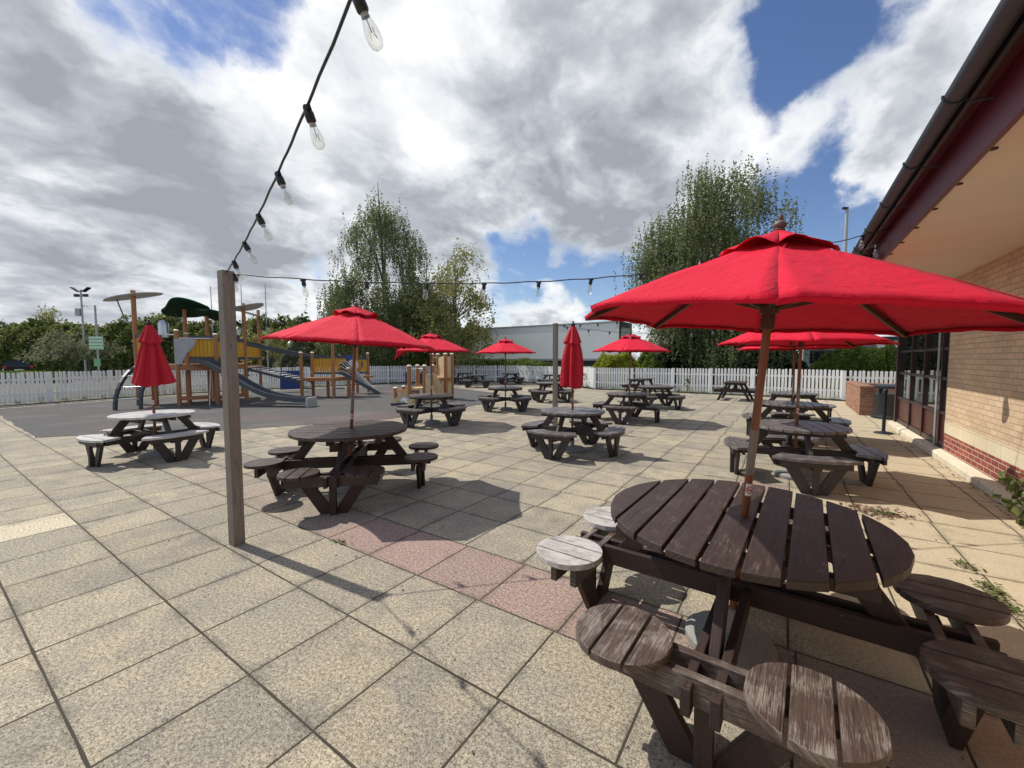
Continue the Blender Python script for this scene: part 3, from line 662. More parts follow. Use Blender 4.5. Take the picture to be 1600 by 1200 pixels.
for x, y, rz, lb in BL: place(copy_tree(TB), x, y, rz, lb, group=GB)
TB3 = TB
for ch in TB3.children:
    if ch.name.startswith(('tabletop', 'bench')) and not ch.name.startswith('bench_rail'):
        ch.data = ch.data.copy(); ch.data.materials[0] = M['wood_pale_sheen']
TC = table_C(); place(TC, -1.75, 18.9, 88, 'rectangular brown picnic bench standing alone by the far white fence', group='rectangular picnic benches')
place(copy_tree(TC), -5.75, 19.5, 84, 'rectangular picnic bench half hidden behind the round tables at the far fence', group='rectangular picnic benches')

# ------------------------------------------------------------------ umbrellas
def canopy_point(k, t, s, n, Rr, drop, flap):
    def v(j):
        a = 2*math.pi*(j % n)/n; rr, dz = Rr, 0.
        if flap and (j % n) in flap: dz, dr = flap[j % n]; rr += dr
        return Vector((rr*math.cos(a), rr*math.sin(a), -drop+dz))
    p = v(k).lerp(v(k+1), t)*s
    q = 4*t*(1-t); p.z -= .045*q*s*(1-s)*1.2; p.z += .012*math.sin(math.pi*s)
    c = 1-.035*q*s**4; p.x *= c; p.y *= c; p.z += .012*q*s**6
    p.z += .0035*s*math.sin(t*17+k*2.1)*math.sin(s*9+k)+.004*math.sin(s*21+t*5+k*1.7)*(1-s)*s*3*math.exp(-((t-.15)*3)**2)
    p.z -= .008*s*math.exp(-((t)*14)**2)+.008*s*math.exp(-((1-t)*14)**2)
    return p
def umbrella(apex=2.30, Rr=1.04, drop=.43, flap=None, label=None, hub=1.93, base=True):
    u = empty('umbrella'); n = 8; NT_, NS = 10, 12; mb = MB()
    for k in range(n):
        vs = [canopy_point(k, i/NT_, .02+.98*j/NS, n, Rr, drop, flap)+Vector((0, 0, apex)) for j in range(NS+1) for i in range(NT_+1)]
        fs = [(j*(NT_+1)+i, (j+1)*(NT_+1)+i, (j+1)*(NT_+1)+i+1, j*(NT_+1)+i+1) for j in range(NS) for i in range(NT_)]
        mb.add(vs, fs, None, True)
        # hem turned down along the rim
        hv = [canopy_point(k, i/NT_, 1, n, Rr, drop, flap)+Vector((0, 0, apex)) for i in range(NT_+1)]; hv2 = [p*1+Vector((-p.x*.012, -p.y*.012, -.022+.004*math.sin(i*2.1+k))) for i, p in enumerate(hv)]
        mb.add(hv+hv2, [(i, NT_+1+i, NT_+2+i, i+1) for i in range(NT_)], None, True)
    can = mb.build('canopy', M['cloth'], u); sm = can.modifiers.new('thick', 'SOLIDIFY'); sm.thickness = .0015
    mb = MB(); rv = .27
    for k in range(n):
        a0, a1 = 2*math.pi*k/n, 2*math.pi*(k+1)/n; vs = []
        for j in range(6):
            s = j/5
            for i in range(7):
                t = i/6; p = Vector((math.cos(a0), math.sin(a0), 0)).lerp(Vector((math.cos(a1), math.sin(a1), 0)), t)*rv*s*(1+.05*math.sin(math.pi*t))
                q = 4*t*(1-t); z = apex+.045-drop*s*rv/Rr*1.12+.022*q*s*s*math.sin(k*2.3+1.5)+.016*q*s*s+.012*math.sin(t*6.28*1.0+k)*s*s
                vs.append((p.x, p.y, z))
        mb.add(vs, [(j*7+i, (j+1)*7+i, (j+1)*7+i+1, j*7+i+1) for j in range(5) for i in range(6)], None, True)
    vt = mb.build('vent_cap', M['cloth'], can); sm = vt.modifiers.new('thick', 'SOLIDIFY'); sm.thickness = .002
    mb = MB(); mb.tube([(0, 0, .02), (0, 0, .8), (0, 0, 1.3), (0, 0, apex)], .0205, 16); pole = mb.build('pole', M['pole_wood'], u)
    mb = MB(); mb.tube([(0, 0, 1.02), (0, 0, 1.27)], .0212, 16); mb.build('pole_joint', M['pole_grey'], pole)
    for k in range(n):
        a = 2*math.pi*k/n; ca, sa = math.cos(a), math.sin(a); dz, dr = (flap or {}).get(k, (0, 0)); mb = MB()
        end = Vector((ca*(Rr+dr)*.985, sa*(Rr+dr)*.985, apex-drop-.018+dz)); mb.board((ca*.03, sa*.03, apex-.03), end, (0, 0, 1), .024, .016)
        rib = mb.build('rib', M['rib_wood'], u)
        mb = MB(); mb.board((ca*.03, sa*.03, hub), (ca*Rr*.50, sa*Rr*.50, apex-drop*.50-.035), (0, 0, 1), .020, .012); mb.build('strut', M['rib_wood'], rib)
    mb = MB(); mb.lathe([(.021, hub-.11), (.033, hub-.105), (.033, hub-.05), (.03, hub-.03), (.045, hub-.025), (.047, hub+.03), (.03, hub+.045), (.021, hub+.05)], seg=16); mb.build('hub', M['rib_wood'], u)
    mb = MB(); z = apex+.03; mb.lathe([(.026, z), (.030, z+.008), (.021, z+.015), (.031, z+.026), (.033, z+.038), (.022, z+.052), (.010, z+.058), (.011, z+.066), (.014, z+.073), (.010, z+.083), (0, z+.086)], seg=14); mb.build('finial', M['finial'], u)
    if base: umb_base(u)
    sticker(pole)
    return u
def umb_base(u):
    mb = MB(); mb.lathe([(0, .0), (.235, .0), (.24, .04), (.21, .065), (.05, .075), (.036, .08), (.036, .22), (.0215, .23)], seg=24); mb.build('base', M['concrete'], u)
def sticker(pole, zc=.935, ang=R(-60), rp=.0213):
    def wrap(name, m, poly, off, par):
        mb = MB(); rr = rp+off
        for pts in poly: mb.add([(rr*math.cos(ang+x/rr), rr*math.sin(ang+x/rr), zc+y) for x, y in pts], [list(range(len(pts)))])
        return mb.build(name, m, par)
    def grid(x0, x1, y0, y1, inside, st=.002):
        out = []; nx, ny = int((x1-x0)/st), int((y1-y0)/st)
        for i in range(nx):
            for j in range(ny):
                x, y = x0+(i+.5)*st, y0+(j+.5)*st
                if inside(x, y): out.append([(x-st/2, y-st/2), (x+st/2, y-st/2), (x+st/2, y+st/2), (x-st/2, y+st/2)])
        return out
    w = wrap('sticker', M['white_paint'], grid(-.022, .022, -.034, .034, lambda x, y: True, .004), .0006, pole)
    def ring(x, y): r_ = math.hypot(x, y); return .0155 < r_ < .0205 or (r_ < .017 and abs(x+y) < .0035)
    wrap('no_smoking_ring', M['red_print'], grid(-.022, .022, -.022, .022, ring), .0012, w)
    wrap('cigarette_symbol', M['black'], grid(-.014, .014, -.006, .006, lambda x, y: abs(y+.001) < .003 and abs(x+y) > .0045), .0011, w)
def tilt(u, x, y, phase, ax=0., ay=0., pivot=0.):
    d = Vector((ax, ay, 1)).normalized(); q = Vector((0, 0, 1)).rotation_difference(d) @ Quaternion((0, 0, 1), R(phase))
    u.rotation_mode = 'QUATERNION'; u.rotation_quaternion = q; u.location = Vector((x, y, pivot))-d*pivot
GU = 'open red umbrellas standing through the tables'
U1 = umbrella(); tilt(U1, -.18, 2.62, 3.5, .075, .0, .78); tag(U1, 'largest open red umbrella over the foreground table with eight stools', 'umbrella', GU)
for x, y, ph, ax, ay, lb in [(-4.66, 3.24, 12, .055, .035, 'open red umbrella over the eight-stool table left of centre'),
        (-7.73, 11.17, 20, 0, 0, 'small open red umbrella in front of the white trailer'),
        (-3.55, 11.0, 8, .01, 0, 'open red umbrella right of the closed one, in front of the trailer end'),
        (.12, 6.98, 6, .012, .01, 'open red umbrella over the table nearest the pub wall, behind the foreground one'),
        (.10, 10.25, 16, -.01, 0, 'farther open red umbrella in the row along the pub wall')]:
    c = copy_tree(U1); tilt(c, x, y, ph, ax, ay, .75); tag(c, lb, 'umbrella', GU)
U4 = umbrella(flap={5: (-.20, -.10)}); tilt(U4, -7.68, 7.72, -8, .01, 0, .75); tag(U4, 'open red umbrella with one drooping torn corner, over the table by the yellow slide', 'umbrella', GU)
def closed_umbrella(x, y, zt, zb, rb, rt, label, seed):
    rnd = random.Random(seed); u = empty('closed_umbrella', (x, y, 0), R(rnd.uniform(0, 90)), label, 'umbrella', 'closed red umbrellas')
    def skirt(z0, z1, r0, r1, amp, nf=8, rows=16, seg=112, belly=0., tw=.3):
        vs = []; ph = rnd.uniform(0, 6)
        for j in range(rows+1):
            s = j/rows; z = z0+(z1-z0)*s
            for k in range(seg):
                a = 2*math.pi*k/seg; base_ = r0+(r1-r0)*s+belly*math.sin(math.pi*s)
                fold = math.cos(a*nf+ph+tw*s+.6*math.sin(a+ph)); fold = (abs(fold)**.6)*(1 if fold > 0 else -1)
                rr = base_*(1+amp*min(1, s*2+.15)*fold*.5+amp*.35*s*math.sin(a*3+ph+s*2))
                vs.append((rr*math.cos(a), rr*math.sin(a), z+(.016*s*math.cos(a*nf+ph+tw*s))-(.02*s*math.sin(a*2+ph))))
        m = MB(); m.add(vs, [(j*seg+k, (j+1)*seg+k, (j+1)*seg+(k+1) % seg, j*seg+(k+1) % seg) for j in range(rows) for k in range(seg)], None, True); return m
    cn = skirt(zt-.02, zb, .045, rb, .42, rows=24, belly=rt, tw=.8).build('canopy', M['cloth_closed'], u)
    skirt(zt+.0, zt-.30, .045, .045+(rb+rt*1.6)*.36+.015, .22, rows=10).build('vent_cap', M['cloth_closed'], cn)
    m = MB(); m.tube([(0, 0, .02), (0, 0, zt)], .0205, 12); pl = m.build('pole', M['pole_wood'], u)
    m = MB(); m.lathe([(.03, zt), (.036, zt+.012), (.042, zt+.04), (.03, zt+.06), (.014, zt+.07), (.018, zt+.09), (0, zt+.105)], seg=12); m.build('finial', M['black'], u)
    umb_base(u); sticker(pl); return u
closed_umbrella(-9.05, 2.45, 2.25, 1.24, .25, .0, 'closed red umbrella spread like a cone above the left bench table', 3)
closed_umbrella(-3.22, 6.78, 2.24, 1.16, .17, .045, 'closed red umbrella hanging narrow beside the middle timber post', 5)

# ------------------------------------------------------------------ timber posts and string lights
for (x, y, h, lb) in ((-4.09, 1.645, 2.43, 'tall grey timber post standing alone on the slabs in the left foreground'), (-4.52, 8.58, 2.49, 'grey timber post in the middle beside the narrow closed umbrella')):
    mb = MB(); mb.box(-.048, .048, -.048, .048, 0, h); p = mb.build('timber_post', M['post_wood'], None, .004); p.location = (x, y, 0); p.rotation_euler = (0, 0, R(3)); tag(p, lb, 'post', 'timber posts carrying the string lights')
def bulb_parts():
    mb = MB(); mb.lathe([(.0, .018), (.014, .016), (.019, .004), (.019, -.012), (.022, -.016), (.022, -.05), (.019, -.056), (.0, -.056)], seg=14); mb.box(-.028, .028, -.009, .009, -.006, .012)
    h = mb.build('lamp_holder', M['black'])
    mb = MB(); prof = [(.0135, -.055), (.0145, -.066), (.019, -.082), (.026, -.105), (.0295, -.127), (.028, -.145), (.021, -.160), (.010, -.168), (.0, -.170)]; mb.lathe(prof, seg=18)
    g = mb.build('bulb', M['bulb'], h)
    mb = MB(); mb.tube([(0, 0, -.056), (0, 0, -.115)], .0022, 6)
    zig = [(.012*math.cos(k*1.3), .012*math.sin(k*1.3), -.10-.035*(k % 2)) for k in range(9)]; mb.tube(zig, .0007, 4); mb.build('filament', M['steel'], h)
    mb = MB(); mb.lathe([(.0136, -.054), (.0146, -.062), (.0165, -.071)], seg=14); mb.build('collar', M['grey_light'], h)
    return h
proto_bulb = bulb_parts(); first = [True]
def string(a, b_, sag, t0, dt, label, tmax=1., lean=0):
    a, b_ = Vector(a), Vector(b_); f = lambda t: a.lerp(b_, t)-Vector((0, 0, 4*sag*t*(1-t)))
    s = empty('string_lights', a, 0, label, 'string lights', 'festoon light strings over the patio')
    mb = MB(); N = 60; mb.tube([f(t/N)-a+Vector((0, 0, .004*math.sin(t*1.7))) for t in range(N+1)], .0052, 6); mb.build('cable', M['black'], s)
    t = t0; k = 0
    while t < tmax:
        h = proto_bulb if first[0] else copy_tree(proto_bulb); first[0] = False; h.parent = s; h.scale = (.84,)*3; p = f(t)-a; h.location = p-Vector((0, 0, .012))
        d = (f(min(t+.01, 1))-f(t-.01)); h.rotation_euler = (R(lean+random.uniform(-7, 7)), R(random.uniform(-9, 9)), math.atan2(d.y, d.x)); t += dt; k += 1
    return s
PA, PB = (-4.09, 1.645, 2.41), (-4.52, 8.58, 2.46)
string(PA, (.60, .33, 3.16), .17, .0, .107, 'light string rising from the foreground post towards the top of the picture', lean=24)
string(PA, (.95, 6.5, 3.17), .30, .012, .0775, 'light string running from the foreground post across to the pub eave')
string(PB, (.93, 6.75, 3.08), .28, .05, .085, 'shorter light string from the middle post up to the pub eave')
string(PB, (.70, 13.0, 3.14), .46, .04, .075, 'light string from the middle post towards the far end of the pub')

# ------------------------------------------------------------------ playground
def playground():
    P = M['play_wood']; G = M['grey_paint']
    A = Vector((-20.4, 5.1, 0)); B = Vector((-18.06, 5.62, 0)); C = Vector((-18.35, 6.02, 0)); G1 = Vector((-19.67, 6.42, 0)); G2 = Vector((-18.93, 6.89, 0)); D = Vector((-17.73, 6.7, 0)); E_ = Vector((-18.26, 7.92, 0)); F = Vector((-20.9, 9.7, 0))
    Hh = Vector((-17.45, 9.76, 0)); I = Vector((-17.75, 10.45, 0)); J = Vector((-17.08, 10.75, 0)); K = Vector((-16.28, 10.51, 0)); Lp = Vector((-16.0, 11.04, 0)); Mm = Vector((-16.4, 11.35, 0)); Np = Vector((-17.7, 13.35, 0)); O_ = Vector((-17.75, 12.75, 0))
    org = Vector((-18, 8, 0)); t = empty('climbing_frame', org, 0, 'large timber climbing frame with green leaf roofs, yellow panels and a grey slide', 'climbing frame')
    def q(p, z=0.): return Vector((p[0]-org.x, p[1]-org.y, z))
    for p, h, cap in ((A, 4.25, 0), (B, 2.68, 1), (C, 2.6, 1), (G1, 3.62, 0), (G2, 3.36, 0), (D, 2.58, 1), (Vector((-18.2, 6.85, 0)), 2.5, 1), (E_, 3.92, 0), (F, 4.0, 0), (Hh, 1.94, 1), (I, 1.95, 1), (J, .86, 0), (K, 2.95, 0), (Lp, 1.26, 1), (Mm, .86, 0), (Np, 1.95, 1), (O_, 2.9, 0), (Vector((-19.4, 5.35, 0)), 1.5, 0), (Vector((-19.9, 7.4, 0)), 1.5, 0), (Vector((-20.9, 8.9, 0)), 1.0, 0)):
        mb = MB(); o = q(p); r_ = .068 if p is not A else .075
        pts = [(o.x+r_*math.cos(R(a)), o.y+r_*math.sin(R(a))) for a in (20, 70, 110, 160, 200, 250, 290, 340)]; 
        vs = [(x, y, 0) for x, y in pts]+[(x, y, h) for x, y in pts]; N = 8
        mb.add(vs, [list(range(N, 2*N))]+[(i, (i+1) % N, N+(i+1) % N, N+i) for i in range(N)], [[(h+x, y) for x, y in pts]]+[[(0, i*.05), (0, (i+1)*.05), (h, (i+1)*.05), (h, i*.05)] for i in range(N)]); po = mb.build('post', P, t)
        if cap: mb = MB(); mb.lathe([(.085, h), (.085, h+.03), (.05, h+.055), (0, h+.06)], (o.x, o.y, 0), 10); mb.build('post_cap', M['pale_cap'], po)
    mb = MB(); mb.prism([tuple(q(p)[:2]) for p in (A, B, D, E_, Vector((-20.6, 8.9, 0)))], 1.42, 1.50); mb.build('deck', P, t)
    mb = MB(); mb.prism([tuple(q(p)[:2]) for p in (Hh, K, Vector((-16.9, 11.7, 0)), I)], .80, .88); mb.build('deck', P, t)
    mb = MB(); mb.prism([tuple(q(p)[:2]) for p in (O_, Np, Vector((-16.7, 12.9, 0)), Vector((-16.9, 12.2, 0)))], .80, .88); mb.build('deck', P, t)
    mb = MB()
    for a, b_, z in ((A, B, 1.36), (B, D, 1.36), (D, E_, 1.36), (E_, F, 1.36), (Hh, K, .80), (K, Mm, .80), (I, Hh, .80), (O_, Np, .80), (B, D, .28), (C, G1, .22), (D, E_, .25)): mb.board(q(a, z), q(b_, z), (0, 0, 1), .14, .05)
    mb.build('beam', P, t)
    def panel(a, b_, z0, z1, c='yellow', nslat=None):
        a, b_ = Vector(a), Vector(b_); L = (b_-a).length; n = nslat or max(3, int(L/.13)); mb = MB()
        for i in range(n): p = a.lerp(b_, (i+.08)/n); q_ = a.lerp(b_, (i+.92)/n); mb.board(q(p, (z0+z1)/2), q(q_, (z0+z1)/2), (0, 0, 1), z1-z0-.12, .022)
        pn = mb.build('railing_panel', M[c], t); mb = MB(); mb.board(q(a, z1), q(b_, z1), (0, 0, 1), .13, .06); mb.board(q(a, z0), q(b_, z0), (0, 0, 1), .09, .06); mb.build('panel_rail', G, pn)
    panel(A, A.lerp(B, .52), 1.78, 2.55); panel(C, D, 1.72, 2.48); panel(D, E_, 1.72, 2.42); panel(E_, F, 1.72, 2.35); panel(I, I.lerp(Vector((-16.5, 11.7, 0)), .8), 1.05, 1.78); panel(O_, Np, 1.0, 1.72); panel(G1, Vector((-20.3, 8.6, 0)), 1.72, 2.45)
    mb = MB(); mb.tube([q(A.lerp(B, .5), 2.58), q(B, 2.55)], .022, 8); mb.tube([q(B, 2.42), q(D, 2.44)], .025, 8); mb.tube([q(D, 1.28), q(C, 1.28)], .018, 8); mb.build('grab_rail', M['steel'], t)
    # shaped plate at the head of the slide
    mb = MB(); a, b_ = B, B.lerp(D, .55); pr = [(0, 1.5), (.0, 2.4), (1., 2.4), (.9, 2.15), (.55, 1.9), (.35, 1.62), (.3, 1.5)]
    n = len(pr); off = Vector((.03, -.06, 0)); vs = [q(a.lerp(b_, u)+off, z) for u, z in pr]+[q(a.lerp(b_, u)+off*1.6, z) for u, z in pr]; mb.add(vs, [list(range(n))[::-1], list(range(n, 2*n))]+[(i, (i+1) % n, n+(i+1) % n, n+i) for i in range(n)]); mb.build('slide_hood', M['grey_light'], t)
    # grey slide
    s0, s1 = Vector((-18.0, 6.15, 0)), Vector((-13.9, 8.1, 0)); TT = [0, .08, .16, .25, .35, .45, .55, .65, .78, .9, 1]; ZZ = [1.66, 1.65, 1.55, 1.34, 1.08, .83, .62, .46, .35, .30, .29]
    d = (s1-s0).normalized(); nn = Vector((-d.y, d.x, 0)); mb = MB()
    for sgn in (-.24, .24):
        for i in range(len(TT)-1):
            p, p2 = s0.lerp(s1, TT[i]), s0.lerp(s1, TT[i+1]); c = [q(p+nn*(sgn-.018), ZZ[i]-.12), q(p2+nn*(sgn-.018), ZZ[i+1]-.12), q(p2+nn*(sgn+.018), ZZ[i+1]-.12), q(p+nn*(sgn+.018), ZZ[i]-.12)]
            mb.hexa(c+[x+Vector((0, 0, .17)) for x in c], .3, .04, .2)
    sl = mb.build('slide', G, t); mb = MB(); vs = []
    for i in range(len(TT)): p = s0.lerp(s1, TT[i]); vs += [q(p-nn*.22, ZZ[i]-.09), q(p+nn*.22, ZZ[i]-.09)]
    mb.add(vs, [(2*i, 2*i+2, 2*i+3, 2*i+1) for i in range(len(TT)-1)], None, True); mb.build('slide_bed', M['steel'], sl)
    mb = MB(); e = s1; mb.board(q(e-nn*.26, .17), q(e+nn*.26, .17), (0, 0, 1), .34, .09); mb.build('slide_foot', M['grey_light'], sl)
    # arched climbers
    def arc(p0, p1, z1, w=.14):
        mb = MB(); pts = [];
        for i in range(11):
            a = i/10*math.pi/2; pts.append(Vector(p0).lerp(Vector(p1), 1-math.cos(a))+Vector((0, 0, z1*math.sin(a))))
        dd = (Vector(p1)-Vector(p0)).normalized(); s_ = Vector((-dd.y, dd.x, 0))
        for i in range(10): 
            a, b2 = q(pts[i], pts[i].z), q(pts[i+1], pts[i+1].z); mb.board(a, b2+(b2-a)*.06, s_, .07, w)
        mb.build('arched_climber', G, t)
    arc((-18.45, 4.0, 0), (-19.9, 5.2, 0), 1.45); arc((-18.05, 4.55, 0), (-19.3, 5.4, 0), 1.45); arc((-19.6, 4.9, 0), (-20.3, 6.2, 0), 1.4); arc((-17.2, 7.1, 0), (-18.2, 6.9, 0), 1.4, .08)
    mb = MB()
    for z in (.35, .75, 1.1): k = z/1.45; a_ = math.asin(k); u = 1-math.cos(a_); mb.tube([q(Vector((-18.45, 4.0, 0)).lerp(Vector((-19.9, 5.2, 0)), u), z), q(Vector((-18.05, 4.55, 0)).lerp(Vector((-19.3, 5.4, 0)), u), z)], .018, 8)
    mb.tube([q(Vector((-17.4, 6.3, 0)), 0), q(Vector((-17.6, 6.45, 0)), 1.3)], .016, 8); mb.build('rung', M['steel'], t)
    # bridge
    mb = MB(); mb.board(q(E_, 2.30), q(Hh, 1.82), (0, 0, 1), .13, .05); mb.board(q(F, 2.32), q(I, 1.80), (0, 0, 1), .13, .05); mb.board(q(E_, 1.30), q(Hh, .66), (0, 0, 1), .10, .06); mb.board(q(F, 1.30), q(I, .66), (0, 0, 1), .10, .06); mb.build('bridge_rail', G, t)
    mb = MB()
    for i in range(9): u = (i+.4)/9; a, b_ = E_.lerp(Hh, u), F.lerp(I, u); z = 1.38-.62*u; dd = (Hh-E_).normalized()*.075; mb.board(q(a, z), q(b_, z), (dd.x, dd.y, 0), .15, .03)
    mb.build('bridge_tread', M['white_metal'], t)
    mb = MB()
    for u in (.2, .4, .6, .8): a = E_.lerp(Hh, u); mb.tube([q(a, 1.3-.62*u), q(a+(Hh-E_)*.08, 2.28-.5*u)], .008, 5); a = F.lerp(I, u); mb.tube([q(a, 1.3-.62*u), q(a+(I-F)*.08, 2.28-.5*u)], .008, 5)
    mb.build('bridge_rope', M['black'], t)
    # sloping ladder wall
    mb = MB(); mb2 = MB(); top, bot = Vector((-16.55, 11.0, 0)), Vector((-15.2, 11.95, 0))
    for i in range(5):
        o_ = Vector((-.32, .18, 0))*i+Vector((.5, -.25, 0)); z = 1.82-.0*i; a = q(top+o_, z-.33*(4-i)*.55); b_ = q(bot+o_*.6, .16); mb.board(a, b_, (0, 0, 1), .16, .05); mb2.board(a+Vector((0, 0, .105)), b_+Vector((0, 0, .105)), (0, 0, 1), .02, .055)
    lw = mb.build('climbing_wall', G, t); mb2.build('wall_edge', M['grey_light'], lw)
    def disc(c, rad, m, nm, th=.04, ang=0., ry=1.):
        mb = MB(); N = 20; dx = Vector((math.cos(ang), math.sin(ang), 0)); dn = Vector((-math.sin(ang), math.cos(ang), 0))*th; c = q(c, c[2])
        pts = [c+dx*rad*math.cos(2*math.pi*i/N)+Vector((0, 0, rad*ry*math.sin(2*math.pi*i/N))) for i in range(N)]; vs = pts+[p+dn for p in pts]
        mb.add(vs, [list(range(N)), list(range(N, 2*N))[::-1]]+[(i, N+i, N+(i+1) % N, (i+1) % N) for i in range(N)]); mb.build(nm, M[m], t)
    for px_, d_, z_, r_, m_, ry_ in ((530, 20.5, 1.62, .24, 'blue', 1.), (534, 20.2, 1.42, .20, 'white_paint', 1.), (545, 20.6, 1.74, .22, 'blue', .7), (551, 20.3, 1.38, .26, 'white_paint', 1.1), (557, 20.6, 1.40, .30, 'blue', 1.25)):
        c__ = at(px_, d_); disc(Vector((c__.x, c__.y, z_)), r_, m_, 'round_panel', ang=yaw, ry=ry_)
    mb = MB(); mb.board(q(Vector((-21.5, 10.9, 0)), .62), q(Vector((-20.9, 11.8, 0)), .62), (0, 0, 1), .95, .05); mb.build('play_panel', M['blue'], t)
    for p in (Hh, K): mb = MB(); o_ = Vector((.32, .22, 0)); mb.prism([tuple(q(p)[:2]), tuple((q(p)+Vector((.42, .1, 0)))[:2]), tuple((q(p)+Vector((.25, .36, 0)))[:2])], .40, .44); mb.build('step', G, t)
    # roofs: curved leaves
    def blade(c, z, L, W, rz, tx, bend, m, nm, th=.03, wav=0., rl=-8):
        NL, NW = 14, 5; vs = []
        rot = Matrix.Rotation(rz, 4, 'Z') @ Matrix.Rotation(tx, 4, 'Y') @ Matrix.Rotation(R(rl), 4, 'X')
        for k in (0, 1):
            for i in range(NL+1):
                u = -1+2*i/NL; hw = W/2*(max(1-abs(u)**2.2, 0))**.55*(1+wav*math.sin(u*4+1))+.01
                for j in range(NW+1):
                    v = -1+2*j/NW; p = Vector((u*L/2, v*hw, -bend*u*u-.12*bend*v*v+wav*.35*math.sin(u*3.2)-k*th)); p = rot @ p; vs.append(q(c, z)+p)
        n1 = (NL+1)*(NW+1); fs = []
        for i in range(NL):
            for j in range(NW):
                a = i*(NW+1)+j; fs.append((a, a+NW+1, a+NW+2, a+1)); fs.append((n1+a, n1+a+1, n1+a+NW+2, n1+a+NW+1))
        for i in range(NL): a = i*(NW+1); fs.append((a, n1+a, n1+a+NW+1, a+NW+1)); a += NW; fs.append((a, a+NW+1, n1+a+NW+1, n1+a))
        mb = MB(); mb.add(vs, fs, None, True); mb.build(nm, M[m], t)
    rz = math.atan2(RT.y, RT.x)
    blade(A, 4.05, 2.05, .55, rz+R(8), R(-9), .04, 'grey_light', 'roof_blade', .02)
    blade(G1+Vector((.05, .05, 0)), 3.72, 1.75, 1.25, rz, R(-8), .10, 'green_roof', 'leaf_roof', .08, .22, -17); blade(G2+Vector((.35, .3, 0)), 3.40, 1.75, 1.1, rz+R(6), R(17), .08, 'green_roof', 'leaf_roof', .08, .1, -17)
    blade(E_, 3.72, 1.9, .6, rz-R(12), R(-6), -.08, 'grey_light', 'roof_blade', .02); blade(F+Vector((.1, 0, 0)), 3.72, 2.3, .7, rz+R(5), R(16), .02, 'grey_light', 'roof_blade', .02)
    mb = MB(); rr = RT.copy(); rr.z = 0; mb.tube([q(A-rr*.62, 3.92), q(A-rr*.40, 3.3), q(A-rr*.22, 3.05), q(A, 3.02)], .022, 8); mb.tube([q(G1-rr*.38, 3.52), q(G1-rr*.2, 3.1), q(G1, 3.05)], .02, 8); mb.tube([q(G2+rr*.7, 3.3), q(G2+rr*.42, 2.8), q(G2, 2.75)], .02, 8); mb.tube([q(F+rr*.5, 3.6), q(F+rr*.28, 3.1), q(F, 3.05)], .02, 8); mb.build('roof_stay', M['grey_paint'], t)
    mb = MB(); c_ = G1+Vector((.25, -.75, 0)); mb.tube([q(c_, 2.5), q(c_, 3.02), q(c_-rr*.03, 3.12)], [.16, .16, .10], 12); mb.build('chimney_tube', M['steel'], t)
playground()

